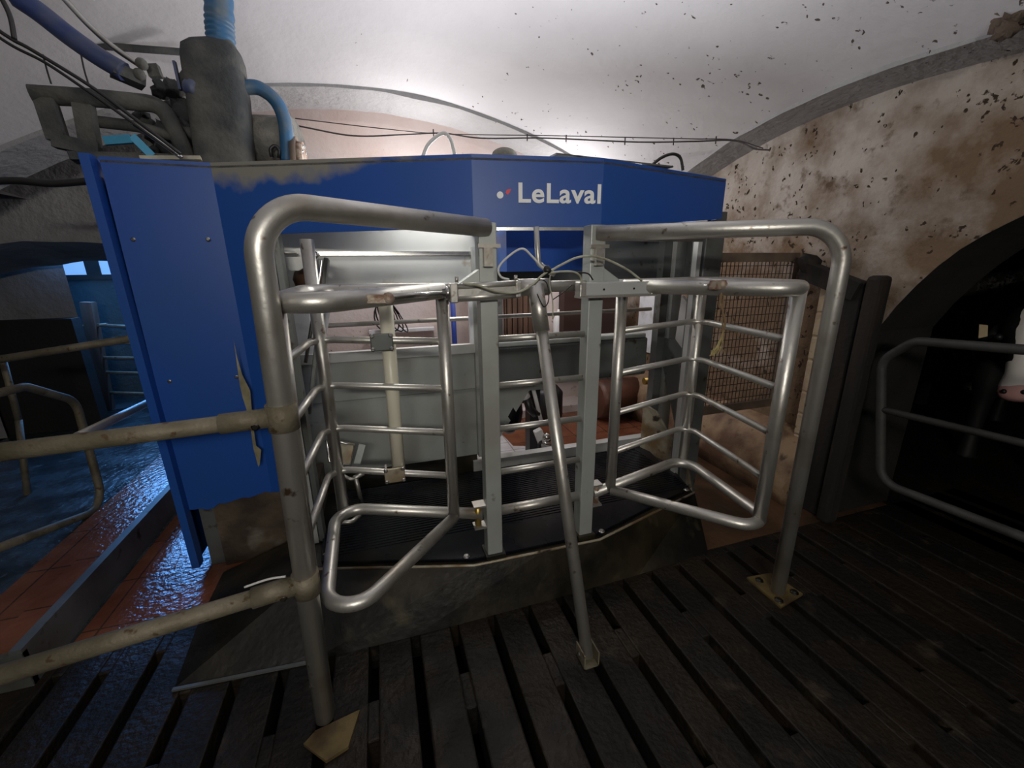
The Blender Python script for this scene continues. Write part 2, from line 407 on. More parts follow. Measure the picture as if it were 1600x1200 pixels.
b = MB(); rv = MB(); ys = [-3, -1.0]+[-1.0+2.46*i/40 for i in range(1, 41)]+[2.0, 2.8, BY+.1]
for ya, yb in zip(ys[:-1], ys[1:]):
    ba, bb = open_arch(ya+1e-4), open_arch(yb-1e-4)
    b.add([(2.41,ya,ba),(2.41,yb,bb),(2.41,yb,2.5),(2.41,ya,2.5),(2.85,ya,ba),(2.85,yb,bb),(2.85,yb,2.5),(2.85,ya,2.5)],
          [(1,0,3,2),(4,5,6,7)])
    rv.add([(2.412,ya,ba),(2.412,yb,bb),(2.85,yb,bb),(2.85,ya,ba)], [(0,1,2,3)])
rv.add([(2.412,1.46,0),(2.85,1.46,0),(2.85,1.46,1.4),(2.412,1.46,1.4)], [(0,1,2,3)])
rv.add([(2.412,-1.,0),(2.85,-1.,0),(2.85,-1.,1.5),(2.412,-1.,1.5)], [(3,2,1,0)])
struct(b.build('wall_right', plaster_wall)); struct(rv.build('wall_right_reveal', mat('shaded_reveal', (.005, .0045, .004), .95, 0, (.011, .009, .007), 5, .4, .6, bump=.5)))  # shade inside the archway is put into the reveal's near-black colour
struct(MB().box((6.3, -3, 0), (6.5, 5, 2.6)).box((2.85, 3.2, 0), (6.4, 3.4, 2.6)).box((2.85, -3, 2.5), (6.5, 5, 2.6)).build('wall_stall', plaster_dark))
struct(MB().box((-6, -3.2, 0), (6.5, -3.0, 3)).build('wall_behind', plaster_dark))
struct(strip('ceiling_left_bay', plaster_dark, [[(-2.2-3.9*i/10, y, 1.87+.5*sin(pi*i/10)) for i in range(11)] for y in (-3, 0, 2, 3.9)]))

# rounded soiled plinth along the right wall
pl = MB(); prof = [(2.41, .0), (2.20, .0), (2.17, .12), (2.19, .26), (2.26, .36), (2.36, .41), (2.41, .42)]
secs = [[(px_, y, pz) for px_, pz in prof] for y in (1.62, 1.9, 2.2, 2.6, 3.1, 3.6)]
n = len(prof); vs = [p for s_ in secs for p in s_]
fs = [(j*n+i, (j+1)*n+i, (j+1)*n+i+1, j*n+i+1) for j in range(len(secs)-1) for i in range(n-1)]
fs.append(tuple(range(n)))
pl.add(vs, fs, True); struct(pl.build('trim_plinth', plinthm))
# low curb between aisle and robot floor: tiled top with a dark steel edge
struct(MB().box((-1.40, 1.6, 0), (-1.31, 4.0, .15)).build('trim_curb', terracotta))
struct(MB().box((-1.58, 1.6, 0), (-1.40, 4.0, .13)).build('trim_curb_tiles', terracotta))
struct(MB().box((-1.31, 1.58, 0), (-1.275, 4.0, .155)).box((-1.60, 1.575, 0), (-1.275, 1.60, .14)).build('trim_curb_edge', sheet_dk))

# ================================================================== MILKING STATION
st = thing('milking_station', (.6, 1.9, 0), 'large milking stall with a blue canopy and blue side cabinet over a black mat', 'milking machine')
ZT = 1.8
A = (-.92, 2.05); B = (-.575, 2.06); B2 = (-.40, 1.99); C = (.375, 1.668); D = (.885, 1.598); E_ = (1.655, 1.786)
# side cabinet cladding
def wallpanel(mb, p, q, z0p, z1p, z0q, z1q, th=.012):
    p = V((p[0], p[1], 0)); q = V((q[0], q[1], 0)); d = (q-p).normalized(); nrm = V((-d.y, d.x, 0))*th
    a = [V((p.x,p.y,z0p)), V((q.x,q.y,z0q)), V((q.x,q.y,z1q)), V((p.x,p.y,z1p))]
    mb.plate(a, th, nrm); return mb
def torn(p, q, z0, z1, n=14, amp=.03):     # panel with a ragged lower edge
    p = V((p[0], p[1], 0)); q = V((q[0], q[1], 0)); d = (q-p).normalized(); nr = V((-d.y, d.x, 0))
    low = [p.lerp(q, i/n)+V((0, 0, z0[0]+(z0[1]-z0[0])*i/n+amp*noise.noise(V((i*.9, p.x*9, 3))))) for i in range(n+1)]
    pts = low+[V((q.x,q.y,z1)), V((p.x,p.y,z1))]
    return MB().plate(pts, .012, nr)
sp = torn(A, B, (.33, .36), ZT).build('side_panel', blue, st)
torn(B, B2, (.36, .39), ZT).build('side_panel', blue_dusty, st)
for (bx, by) in ((213, 362), (330, 364), (265, 585), (370, 580)):
    bolt(P(bx, by, y=2.052), (0, -1, 0), .006, 'screw', bright, sp)
fl = MB().beam((-.925, 2.03, .06), (-.945, 2.035, ZT), .03, .05).build('edge_channel', blue, st)
MB().box((-.955, 2.08, .05), (-.94, 2.9, ZT)).build('cabinet_side', blue, st)
# cabinet body behind the cladding
MB().box((-.90, 2.10, .0), (-.50, 2.88, 1.74)).build('cabinet_body', sheet_dk, st)
# canopy faces
cp = MB(); wallpanel(cp, B2, C, 1.535, ZT, 1.545, ZT)
canL = cp.build('canopy_panel', blue_dusty, st)
cp = MB(); wallpanel(cp, C, D, 1.545, ZT, 1.548, ZT); canM = cp.build('canopy_panel', blue, st)
cp = MB(); wallpanel(cp, D, E_, 1.548, ZT, 1.615, ZT-.005); canR = cp.build('canopy_panel', blue, st)
MB().plate([(E_[0], E_[1], 1.615), (E_[0]+.06, E_[1]+.42, 1.60), (E_[0]+.06, E_[1]+.42, ZT-.02), (E_[0], E_[1], ZT-.005)], .012, (-1, .1, 0)).build('canopy_end', blue, st)
# roof sheet and its dusty lip
MB().prism([A, B, B2, C, D, E_, (1.72, 2.3), (-.92, 2.3)], ZT-.02, ZT-.012).build('canopy_roof', dust, st)
MB().box((-.92, 2.31, 1.74), (-.50, 2.9, 1.76)).build('cabinet_roof', dust, st)
MB().beam((C[0], C[1]+.01, 1.54), (D[0], D[1]+.01, 1.542), .02, .012).build('canopy_lip', bright, st)
MB().beam((D[0]-.2, D[1]+.035, ZT+.006), (1.26, 1.70, ZT+.006), .05, .006).build('roof_flange', sheet_dk, st)
# logo on the middle canopy face
dvec = V((D[0]-C[0], D[1]-C[1], 0)).normalized(); nvec = V((dvec.y, -dvec.x, 0))
def face_pt(px, py):
    d = V(ray(px, py)); n_ = nvec; p0 = V((C[0], C[1], 0)); t = (p0.dot(n_))/(d.dot(n_)) if d.dot(n_) else 1
    return V((d.x*t, d.y*t, H+d.z*t))
tc = bpy.data.curves.new('logo', 'FONT'); tc.body = 'LeLaval'; tc.size = 1; tc.offset = .022; tc.extrude = .02; tc.space_character = 1.06; tc.resolution_u = 6
to = bpy.data.objects.new('logo_tmp', tc); col.objects.link(to)
bpy.context.view_layer.update()
me = bpy.data.meshes.new_from_object(to)
bpy.data.objects.remove(to)
xs_ = [v.co.x for v in me.vertices]; hs = [v.co.y for v in me.vertices]
pL = face_pt(816, 316); pR = face_pt(944, 319); pT = face_pt(816, 284)
wd = (pR-pL).length; ht = (pT-pL).length
for v in me.vertices:
    u = (v.co.x-min(xs_))/(max(xs_)-min(xs_)); w = v.co.y/.74
    co = pL+dvec*(u*wd)+V((0, 0, w*ht))+nvec*(.001+(v.co.z+.02)*.05)
    v.co = co-V(st['_o'])
me.materials.append(logo_w)
lo_ = bpy.data.objects.new('logo_lettering', me); col.objects.link(lo_); lo_.parent = canM; lo_['label'] = 'white lettering LeLaval'
dc = face_pt(787.5, 304.5); MB().tube([dc, dc+nvec*.003], .0125, n=20).build('logo_dot', logo_w, canM, label='white round dot')
rc = [face_pt(*q) for q in ((796, 301), (798, 297), (802, 295.5), (805, 295.5), (803, 300), (800, 304), (798, 303.5))]
MB().plate([q+nvec*.0005 for q in rc], .003, nvec).build('logo_swoosh', logo_r, canM, label='red torn swoosh')
# peeling film strip
pf = [P(*q, y=2.03) for q in ((369, 520), (374, 548), (381, 575), (393, 600), (396, 650), (400, 685), (408, 692), (405, 715), (403, 718), (396, 690), (390, 640), (381, 610), (377, 590))]
MB().plate([V((p.x, p.y-.02, p.z)) for p in pf], .002, (0, -1, 0)).build('peeled_film', film, st, label='torn yellowish film strip')
# stained base block under side cabinet
MB().prism([(-.83, 2.07), (-.5, 2.10), (-.36, 1.92), (-.36, 2.24), (-.83, 2.24)], .0, .40).build('base_block', block, st)

# door posts
for i, (xa, xb) in enumerate(((.345, .41), (.772, .835))):
    MB().box((xa, 1.465, .19), (xb, 1.53, 1.545)).build('door_post', sheet, st, bevel=.004)
    s = -1 if i == 0 else 1; xe = xa if i == 0 else xb
    MB().plate([(xe, 1.47, 1.39), (xe+s*.07, 1.47, 1.345), (xe+s*.07, 1.47, 1.335), (xe, 1.47, 1.335)], .05, (0, 1, 0)).build('gusset', sheet, st)
    MB().box((xa-.004, 1.455, 1.462), (xb+.01, 1.463, 1.475)).box((xa+.012, 1.44, 1.40), (xb-.02, 1.4649, 1.462)).build('top_clip', galv, st)
    MB().box((xa-.01, 1.45, .18), (xb+.01, 1.54, .222)).build('post_foot', skirt, st)
    xm = xe+s*.0
    for zz in (.35, .45):
        MB().box((min(xe, xe+s*.05), 1.475, zz-.004), (max(xe, xe+s*.05), 1.525, zz+.004)).build('hinge_plate', galv, st)
    MB().cyl((xe+s*.03, 1.50, .35), (xe+s*.03, 1.50, .45), .014).build('hinge_pin', brass if i == 0 else rustred, st)
# fixed rails between the posts
for zz, r in ((1.137, .013), (.955, .013), (.775, .013), (.585, .013), (.405, .021)):
    MB().cyl((.40, 1.497, zz), (.775, 1.497, zz), r).build('cross_rail', galv, st)
MB().cyl((.40, 1.50, 1.325), (.775, 1.50, 1.325), .021).build('cross_rail', galv, st)

# platform with sloping skirt
plat = [(-.36, 1.64), (.28, 1.452), (.86, 1.44), (1.55, 1.64), (1.72, 2.24), (-.42, 2.24)]
MB().prism(plat, .0, .195).build('platform', skirt, st)
foot = [(-.36, 1.375, 0), (.016, 1.367, 0), (.6, 1.372, 0), (1.05, 1.385, 0), (1.47, 1.41, 0)]
top = [(-.36, 1.63, .198), (.28, 1.442, .198), (.57, 1.436, .198), (.86, 1.43, .198), (1.55, 1.63, .198)]
sk = MB(); vs = foot+top+[(x, y+.02, z) for x, y, z in foot]
sk.add(foot+top, [(i, i+1, i+6, i+5) for i in range(4)])
sk.add([(-.80, 1.41, 0), (-.36, 1.375, 0), (-.36, 1.63, .198), (-.80, 1.66, .05), (-.80, 1.66, 0)], [(0, 1, 2, 3), (0, 3, 4)])
sk.add([(-.80, 1.66, .05), (-.36, 1.63, .198), (-.36, 1.95, .198), (-.80, 1.95, .05)], [(0, 1, 2, 3)])
sk.add([(1.47, 1.41, 0), (1.75, 2.2, 0), (1.55, 1.63, .198)], [(0, 1, 2)])
sk.build('ramp_skirt', skirt, st)
MB().tube([(-.36, 1.635, .2), (.28, 1.447, .2), (.86, 1.435, .2), (1.55, 1.635, .2)], .006, n=8).build('platform_edge', stained, st)
MB().beam((-.80, 1.40, .006), (-.36, 1.368, .006), .012, .008).build('ramp_edge', sheet_dk, st)
# the far side of the stall
Y2 = 2.28
MB().box((-.42, Y2, .72), (.50, Y2+.03, .945)).box((-.42, Y2+.004, .30), (.50, Y2+.03, .717)).build('lower_panel', sheet, st)
MB().box((-.42, Y2+.006, .0), (.49, Y2+.03, .30)).build('kick_plate', skirt, st, label='dark soiled kick plate')
MB().box((-.40, Y2-.03, .935), (.515, Y2+.01, .985)).build('window_sill_rail', sheet_lt, st)
MB().box((-.46, Y2, 1.47), (.52, Y2+.03, 1.72)).box((-.46, Y2+.004, 1.245), (.52, Y2+.03, 1.465)).build('upper_panel', sheet_lt, st)
MB().box((-.46, Y2-.012, 1.458), (.52, Y2, 1.478)).build('panel_seam', bright, st)
MB().box((-.40, Y2-.01, .96), (-.33, Y2+.02, 1.25)).build('window_side_frame', white_paint, st)
MB().box((.47, Y2-.01, .97), (.49, Y2+.02, 1.25)).build('window_side_frame', white_paint, st)
MB().box((.49, Y2-.04, .30), (.60, Y2+.03, 1.5)).build('middle_post', sheet, st)
MB().box((.60, Y2-.03, .712), (1.62, Y2+.06, .955)).build('middle_panel', sheet_dk, st, bevel=.012)
MB().box((.60, Y2-.035, .955), (1.60, Y2+.05, .985)).build('panel_cap', sheet, st, bevel=.008)
MB().plate([(.60, Y2, .71), (.85, Y2, .71), (.62, Y2, .37), (.60, Y2, .37)], .02, (0, 1, 0)).build('corner_gusset', sheet, st)
MB().ball((.72, 2.38, .52), .12, sx=.75, sy=.9, sz=1.25, n=16).build('rubber_bumper', rubber, st)
MB().cyl((-.42, Y2+.05, 1.115), (1.68, Y2+.05, 1.125), .012).build('rear_rail', galv, st)
MB().box((.46, Y2-.02, .185), (1.82, Y2+.04, .262)).build('steel_sill', sheet_lt, st)
for bx in (.60, 1.16): bolt((bx, Y2-.02, .225), (0, -1, 0), .012, 'sill_bolt', skirt, st, .006)
# upper right part of the far side
MB().box((.60, Y2, 1.30), (1.68, Y2+.03, 1.60)).build('upper_panel', sheet_dk, st)
MB().box((.62, Y2-.09, 1.40), (.645, Y2-.01, 1.66)).build('panel_bracket', sheet_dk, st)
MB().box((.60, 1.98, 1.375), (1.0, 2.2, 1.60)).build('blue_box', blue, st, label='blue box hanging under the canopy')
for xb_ in (.50, 1.0): MB().box((xb_, 1.72, 1.56), (xb_+.07, 2.28, 1.60)).build('roof_beam', sheet_dk, st)
# right end posts
MB().box((1.665, 2.22, .0), (1.72, 2.28, 1.72)).build('end_post', sheet_dk, st)
MB().box((1.735, 2.20, .0), (1.80, 2.26, 1.72)).build('end_post', sheet, st)
MB().box((1.64, 1.86, .0), (1.76, 1.96, 1.66)).build('corner_post', sheet_dk, st, bevel=.006)
MB().box((1.60, 1.865, .0), (1.625, 1.90, 1.60)).build('post_trim', sheet_lt, st)
MB().plate([(1.72, 2.10, 1.22), (1.72, 1.95, 1.12), (1.72, 1.97, .86), (1.72, 2.12, .96)], .02, (1, 0, 0)).build('side_plate', sheet_lt, st)
MB().plate([(1.72, 2.30, .95), (1.72, 1.97, .95), (1.73, 1.95, .55), (1.73, 2.06, .42)], .02, (1, 0, 0)).build('side_gusset', sheet_dk, st)
MB().plate([(1.60, 2.22, .52), (1.62, 2.12, .50), (1.66, 2.0, .36), (1.68, 1.86, .24), (1.70, 1.80, .0), (1.60, 2.22, .0)], .015, (1, 0, 0)).build('corner_shield', stained, st, label='brown stained corner shield')
MB().box((1.80, 1.97, 1.28), (1.82, 2.26, 1.66)).build('end_panel', sheet_dk, st)
MB().box((1.02, 1.66, 1.50), (1.45, 1.69, 1.53)).build('slide_bar', bright, st)
# left end: pale channel, feed head, gate arm
cL = [P(432, 360, y=1.80), P(478, 700, y=1.80), P(503, 850, y=1.80)]
MB().beam((-.385, 1.83, .2), (-.385, 1.83, 1.53), .055, .03).build('end_channel', sheet_lt, st, label='pale narrow channel')
MB().beam((-.345, 1.86, .2), (-.345, 1.86, 1.53), .02, .07).build('end_post', sheet_dk, st)
MB().box((-.42, 2.0, .9), (-.40, 2.3, 1.55)).build('end_plate', sheet_dk, st)
y_ = 2.0
fp = [P(*q, y=y_) for q in ((443, 385), (490, 378), (503, 392), (497, 402), (470, 416), (452, 415))]
MB().plate(fp, .03, (0, 1, 0)).build('feed_plate', sheet_lt, st)
bp_ = P(495, 392, y=1.99); bolt(bp_, (0, -1, 0), .012, 'plate_bolt', bright, st)
MB().tube([P(433, 368, y=1.95), P(437, 387, y=1.95), P(468, 388, y=1.95)], .007, bend=.03).build('bent_rod', galv, st)
MB().ball(P(487, 430, y=2.15), .07, sx=1, sy=1, sz=.9).build('feed_bowl', mat('brown_bowl', (.10, .05, .03), .35), st)
MB().beam(P(515, 398, y=2.08), P(505, 470, y=2.05), .055, .02, up=(1, 0, 0)).beam(P(505, 470, y=2.05), P(482, 640, y=2.0), .022, .02, up=(1, 0, 0)).build('gate_arm', sheet_dk, st, bevel=.004)
MB().tube([P(505, 400, y=2.02), P(495, 470, y=2.02), P(478, 560, y=2.0)], .008, bend=.05).build('arm_edge', bright, st)
MB().plate([P(*q, y=2.1) for q in ((497, 520), (513, 470), (520, 470), (505, 560), (498, 560))], .008, (0, 1, 0)).build('arm_panel', white_paint, st)
# feed tray low on the left
tr = MB(); q = [P(508, 682, y=2.02), P(552, 690, y=2.02), P(545, 722, y=1.98), P(512, 715, y=1.98)]
tr.plate(q, .02, (0, 1, 0)).build('feed_tray', stained, st)
MB().tube([q[0], q[1], q[2], q[3], q[0]], .006, n=8).build('tray_rim', bright, st)
MB().beam(P(564, 690, y=1.98), P(554, 722, y=1.96), .03, .02, up=(0, 1, 0)).build('tray_bracket', sheet, st)
lgs = MB().tube([P(532, 735, y=1.95), P(538, 780, y=1.95)], .010).tube([P(552, 738, y=1.95), P(561, 780, y=1.95)], .010).tube([P(520, 730, y=1.95), P(545, 745, y=1.95), P(565, 735, y=1.95)], .010, bend=.03)
lgs.build('tray_leg', galv, st)
MB().tube([P(512, 812, y=1.78), P(545, 810, y=1.78), P(558, 800, y=1.82)], .010, bend=.03).build('tray_foot', galv, st)

# rubber mat on the platform
mt = thing('rubber_mat', (.6, 1.9, .195), 'black wet rubber mat laid on the platform of the milking stall', 'mat')
MB().prism([(-.33, 1.66), (.275, 1.475), (.865, 1.465), (1.535, 1.665), (1.64, 2.235), (-.38, 2.235)], .196, .212).build('mat_sheet', rubber, mt, bevel=.004)
rb = MB()
for k in range(28):
    yk = 1.68+k*.02; rb.box((-.32+.0*k, yk, .2115), (1.55, yk+.008, .2145))
rb.build('mat_ribs', rubber, mt)
for q in ((505, 860), (723, 868), (1069, 771), (935, 833)):
    c0 = P(*q, z=.212); m_ = bolt(c0, (0, 0, 1), .011, 'mat_bolt', bright, mt, .007)

# ================================================================== FRAME RAILS (bent post tubes)
def frame_rail(label, p_bot, p_top, pe, r, base, bend, side):
    t = thing('frame_rail', tuple(V((p_bot[0], p_bot[1], 0))), label, 'railing')
    MB().tube([V((p_bot[0], p_bot[1], .012)), V(p_top), V(pe)], r, bend=bend, n=24, seg=14).build('bent_tube', galv, t)
    return t
fr1 = frame_rail('thick bent steel rail standing nearest the camera, joined by two old fence pipes', (-.286, 1.137), (-.250, 1.135, 1.545), (.375, 1.475, 1.528), .0305, None, .12, -1)
MB().prism([(-.31, 1.10), (-.18, 1.125), (-.21, 1.02), (-.27, 1.0), (-.34, 1.07)], .001, .012).build('base_plate', yellowpl, fr1, label='ochre soiled base plate')
for q in ((470, 1030), (472, 1064)): bolt(P(q[0]+8, q[1], y=1.12), (-1, -.3, 0), .007, 'bolt', bright, fr1, .012)
fr2 = frame_rail('bent steel rail with a bolted base plate, in front of the wire mesh panel', (1.56, 1.097), (1.555, 1.097, 1.522), (.80, 1.478, 1.515), .0285, None, .13, 1)
bpts = [P(*q, z=.001) for q in ((1160, 912), (1198, 906), (1247, 940), (1212, 960))]
MB().prism([(p.x, p.y) for p in bpts], .001, .011).build('base_plate', yellowpl, fr2, label='square ochre base plate')
for q in ((1180, 915), (1210, 947), (1234, 935)): bolt(P(q[0], q[1], z=.011), (0, 0, 1), .012, 'base_bolt', skirt, fr2, .01)
for q in ((1232, 860), (1229, 886)):
    bolt(P(q[0]-6, q[1], y=1.09), (1, -.2, 0), .006, 'bolt', bright, fr2, .012)

# ================================================================== ENTRANCE GATES
def gate(label, Hh, I, Cc, O, mirror, sgn):
    t = thing('entrance_gate', (I[0], I[1], .38), label, 'gate')
    v3 = lambda p, z: V((p[0], p[1], z))
    ZB, ZTOP = .402, 1.318
    I2 = (I[0]+sgn*.0, I[1])
    # bottom triangle
    MB().tube([v3(Hh, ZB), v3(Cc, ZB), v3(O, ZB), v3((I[0], I[1]-.01), ZB)], .0235, bend=.085, n=18, seg=12).build('bottom_tube', galv, t)
    MB().tube([v3(Hh, ZTOP), v3(Cc, ZTOP), v3(O, ZTOP), v3((I[0], I[1]-.01), ZTOP)], .027, bend=.085, n=18, seg=12).build('top_tube', galv, t)
    Ix = (I[0], I[1])
    dx = (Cc[0]-O[0], Cc[1]-O[1])
    MB().cyl(v3(Ix, ZB), v3(Ix, ZTOP), .0235).build('upright', galv, t)
    C2 = (Cc[0]-sgn*.03, Cc[1]-.03)
    MB().cyl(v3(C2, ZB), v3(C2, 1.50 if sgn < 0 else ZTOP), .0235).build('upright', galv, t)
    O2 = (O[0]-.028, O[1]+.125) if sgn > 0 else (-.285, 1.22)
    MB().cyl(v3(O2, ZB), v3((O2[0]+(.03 if sgn < 0 else 0), O2[1]), ZTOP), .0255).build('upright', galv, t)
    for z in (1.137, .955, .775, .588):
        MB().tube([v3(Ix, z), v3(Cc, z), v3(O2, z)], .0135, bend=.06, n=14).build('rail', galv, t)
    return t
gL = gate('entrance gate of steel tubes with a cream plastic pipe clamped to it', (.335, 1.50), (.218, 1.522), (-.255, 1.745), (-.235, 1.03), 0, -1)
gR = gate('entrance gate of steel tubes standing before the wire mesh panel', (.845, 1.50), (.944, 1.508), (1.48, 1.665), (1.412, .975), 1, 1)
# tie rod between post and rear of the left gate
# plastic pipe with clamps
pp = thing('plastic_pipe', tuple(P(622, 745, y=1.62)), 'cream plastic pipe clamped upright to the rails of the entrance gate', 'pipe')
MB().cyl(P(605, 470, y=1.645), P(621, 740, y=1.645), .0265, 20).build('pipe_tube', pvc, pp)
for q, m_ in (((598, 530), sheet_dk), ((614, 737), stained)):
    c0 = P(*q, y=1.60)
    cl = MB().box((c0.x-.04, c0.y-.012, c0.z-.032), (c0.x+.04, c0.y-.002, c0.z+.032)).build('clamp', m_, pp, bevel=.004)
    for dx in (-.033, .033):
        for dz in (-.025, .025): bolt((c0.x+dx, c0.y-.012, c0.z+dz), (0, -1, 0), .006, 'clamp_bolt', bright, cl)
        MB().beam((c0.x+dx, c0.y, c0.z), (c0.x+dx, c0.y+.05, c0.z), .008, .05).build('clamp_strap', bright, cl)

# pneumatic cylinders
def cyl_left():
    t = thing('gate_cylinder', tuple(P(765, 455, y=1.42)), 'grimy twin tube gate cylinder mounted across the door post beside the cream pipe', 'cylinder')
    a = P(712, 456, y=1.42); b = P(812, 452, y=1.42)
    br = MB(); 
    for dz in (.018, -.018): br.cyl(a+V((0, 0, dz)), b+V((0, 0, dz)), .013)
    br.beam(a, b, .022, .045); br.build('barrel', galv, t)
    MB().box((a.x-.015, a.y-.022, a.z-.032), (a.x+.012, a.y+.022, a.z+.032)).build('end_cap', galv, t, bevel=.004)
    MB().box((b.x-.012, b.y-.020, b.z-.028), (b.x+.008, b.y+.020, b.z+.026)).build('end_cap', galv, t, bevel=.004)
    MB().tube([a+V((-.015, 0, 0)), a+V((-.028, 0, 0)), a+V((-.028, 0, 0)), a+V((-.04, 0, 0))], .02, rs=[.022, .022, .016, .014]).build('rod_seal', bright, t)
    MB().cyl(a+V((-.03, 0, 0)), P(610, 460, y=1.225), .0085).build('piston_rod', bright, t)
    for p in ((a+V((.01, -.01, .035))), (b+V((-.01, -.01, .03)))):
        MB().cyl(p, p+V((0, 0, .018)), .006).build('air_fitting', galv, t)
    e = P(598, 463, y=1.225)
    MB().beam(e+V((-.04, .0, .002)), e+V((.02, 0, .0)), .026, .022).ball(e+V((.02, 0, 0)), .018).build('clevis', rustred, t)
    return t
cyl_left()
def cyl_right():
    t = thing('gate_cylinder', tuple(P(960, 455, y=1.42)), 'bright square profile gate cylinder on the door post near the wire mesh', 'cylinder')
    a = P(906, 455, y=1.43); b = P(1022, 457, y=1.43)
    MB().box((a.x, a.y-.02, a.z-.022), (b.x, a.y+.02, a.z+.026)).build('barrel', sheet_lt, t, bevel=.004)
    MB().box((a.x-.004, a.y-.026, a.z-.030), (b.x+.004, a.y+.02, a.z-.022)).build('base_rail', galv, t)
    for xx in (a.x, b.x-.018): MB().box((xx-.004, a.y-.027, a.z-.026), (xx+.022, a.y+.02, a.z+.029)).build('end_cap', galv, t, bevel=.004)
    e = P(1128, 452, y=1.22)
    MB().cyl((b.x, a.y, a.z+.004), e, .008).build('piston_rod', bright, t)
    MB().cyl((b.x, a.y, a.z+.004), (b.x+.02, a.y, a.z+.004), .013).build('rod_seal', bright, t)
    MB().beam(e+V((-.03, 0, 0)), e+V((.05, .02, 0)), .03, .030).ball(e+V((.01, 0, 0)), .018).build('clevis', rustred, t)
    for k in (.3, .7):
        q_ = V((a.x+(b.x-a.x)*k, a.y-.021, a.z)); MB().cyl(q_, q_+V((0, -.002, 0)), .004, 8).build('dark_hole', skirt, t)
    return t
cyl_right()

# central leaning strut
ss = thing('support_strut', (.615, 1.06, 0), 'leaning tubular strut footed on the slatted floor in the middle of the entrance', 'strut')
sb = V((.613, 1.065, .02)); stp = V((.548, 1.45, 1.325))
MB().cyl(sb, stp, .0225, 22).build('strut_tube', galv, ss)
dd = (stp-sb).normalized()
MB().cyl(stp-dd*.16, stp+dd*.01, .029, 22).build('collar', galv, ss)
MB().cyl(stp+V((-.06, .025, 0)), stp+V((.06, .025, 0)), .031, 20).build('tee_fitting', galv, ss)
bolt(stp+V((.012, -.03, -.03)), (0, -1, 0), .008, 'set_screw', rustred, ss)
MB().box((.583, 1.03, .0), (.588, 1.10, .06)).box((.638, 1.03, .0), (.643, 1.10, .06)).box((.583, 1.03, .0), (.643, 1.10, .005)).build('foot_bracket', galv_old, ss)
bolt((.582, 1.07, .03), (-1, 0, 0), .007, 'foot_bolt', bright, ss)

# short bent pipe hanging from the canopy lip
hp = tag(MB().tube([P(843, 355, y=1.50), P(845, 412, y=1.50), P(862, 426, y=1.50), P(870, 430, y=1.50)], .010, bend=.02).build('drop_pipe', galv), 'short bent pipe hanging down from the middle of the blue canopy', 'pipe')

# air hoses
def catmull(pts, n=8):
    pts = [V(p) for p in pts]; out = []
    q = [pts[0]*2-pts[1]]+pts+[pts[-1]*2-pts[-2]]
    for i in range(1, len(q)-2):
        for k in range(n):
            t = k/n; a, b, c_, d = q[i-1], q[i], q[i+1], q[i+2]
            out.append(.5*((2*b)+(c_-a)*t+(2*a-5*b+4*c_-d)*t*t+(3*b-a-3*c_+d)*t**3))
    out.append(pts[-1]); return out
def hose(name, pts, r, m, label, cat='hose', group=None, y=None):
    if y is not None: pts = [P(p[0], p[1], y=(p[2] if len(p) > 2 else y)) for p in pts]
    o = MB().tube(catmull(pts), r, n=10).build(name, m)
    return tag(o, label, cat, group)
hose('air_hose', [(799, 437), (786, 432), (783, 418), (797, 402), (820, 389), (836, 402), (850, 418), (860, 424)], .0038, cablewh, 'pale air hose looping up in front of the blue box', y=1.40)
hose('air_hose', [(727, 441), (750, 445), (780, 455), (810, 457), (833, 447), (850, 432), (862, 424)], .0042, cablegr, 'air hose drooping in front of the grimy twin tube cylinder', y=1.38)
hose('air_hose', [(862, 426), (880, 416), (905, 405), (930, 403), (955, 410), (985, 426), (1006, 443)], .0042, cablegr, 'air hose arching over the door post to the bright cylinder', y=1.385)
hose('air_hose', [(862, 428), (880, 426), (900, 427), (910, 434), (912, 446)], .0036, cablegr, 'short greenish air hose ending at the near end of the bright cylinder', y=1.39)
hose('air_hose', [(905, 428), (922, 430), (930, 440)], .0028, cableblk, 'short dark air hose behind the arching hose', y=1.40)
hose('air_hose', [(864, 428), (862, 445), (866, 470), (866, 500)], .0022, cablegr, 'thin hose hanging beside the leaning strut', y=1.40)
hose('cable', [(838, 446), (848, 438), (858, 445), (860, 470), (852, 480), (842, 460)], .002, cableblk, 'thin black cable wrapped round the strut head', 'cable', y=1.39)
hose('cable', [(866, 470), (884, 458), (897, 447)], .002, cableblk, 'thin black cable running from strut head to bright cylinder', 'cable', y=1.41)
tag(MB().ball(P(859, 423, y=1.385), .014, jit=.4).build('hose_knot', cableblk), 'black knot where the air hoses are tied together', 'tie')
# twine hanging from the right gate
tw = MB()
for k in range(5):
    o_ = random.uniform(-3, 3)
    tw.tube(catmull([P(1135+o_, 455, y=1.22), P(1130+o_, 480, y=1.22), P(1133-o_, 510, y=1.22), P(1128+o_, 540, y=1.22), P(1118+2*o_, 562, y=1.22)]), .0028, n=6)
for k in range(10):
    a = random.uniform(0, 6.3); p_ = P(1124, 548, y=1.22)
    tw.tube(catmull([p_, p_+V((.02*cos(a), .01*sin(a*2), -.012)), p_+V((.035*cos(a), .012*sin(a), -.035))]), .0018, n=5)
tag(tw.build('baler_twine', string), 'frayed yellow baler twine hanging from the gate tube before the wire mesh', 'twine')

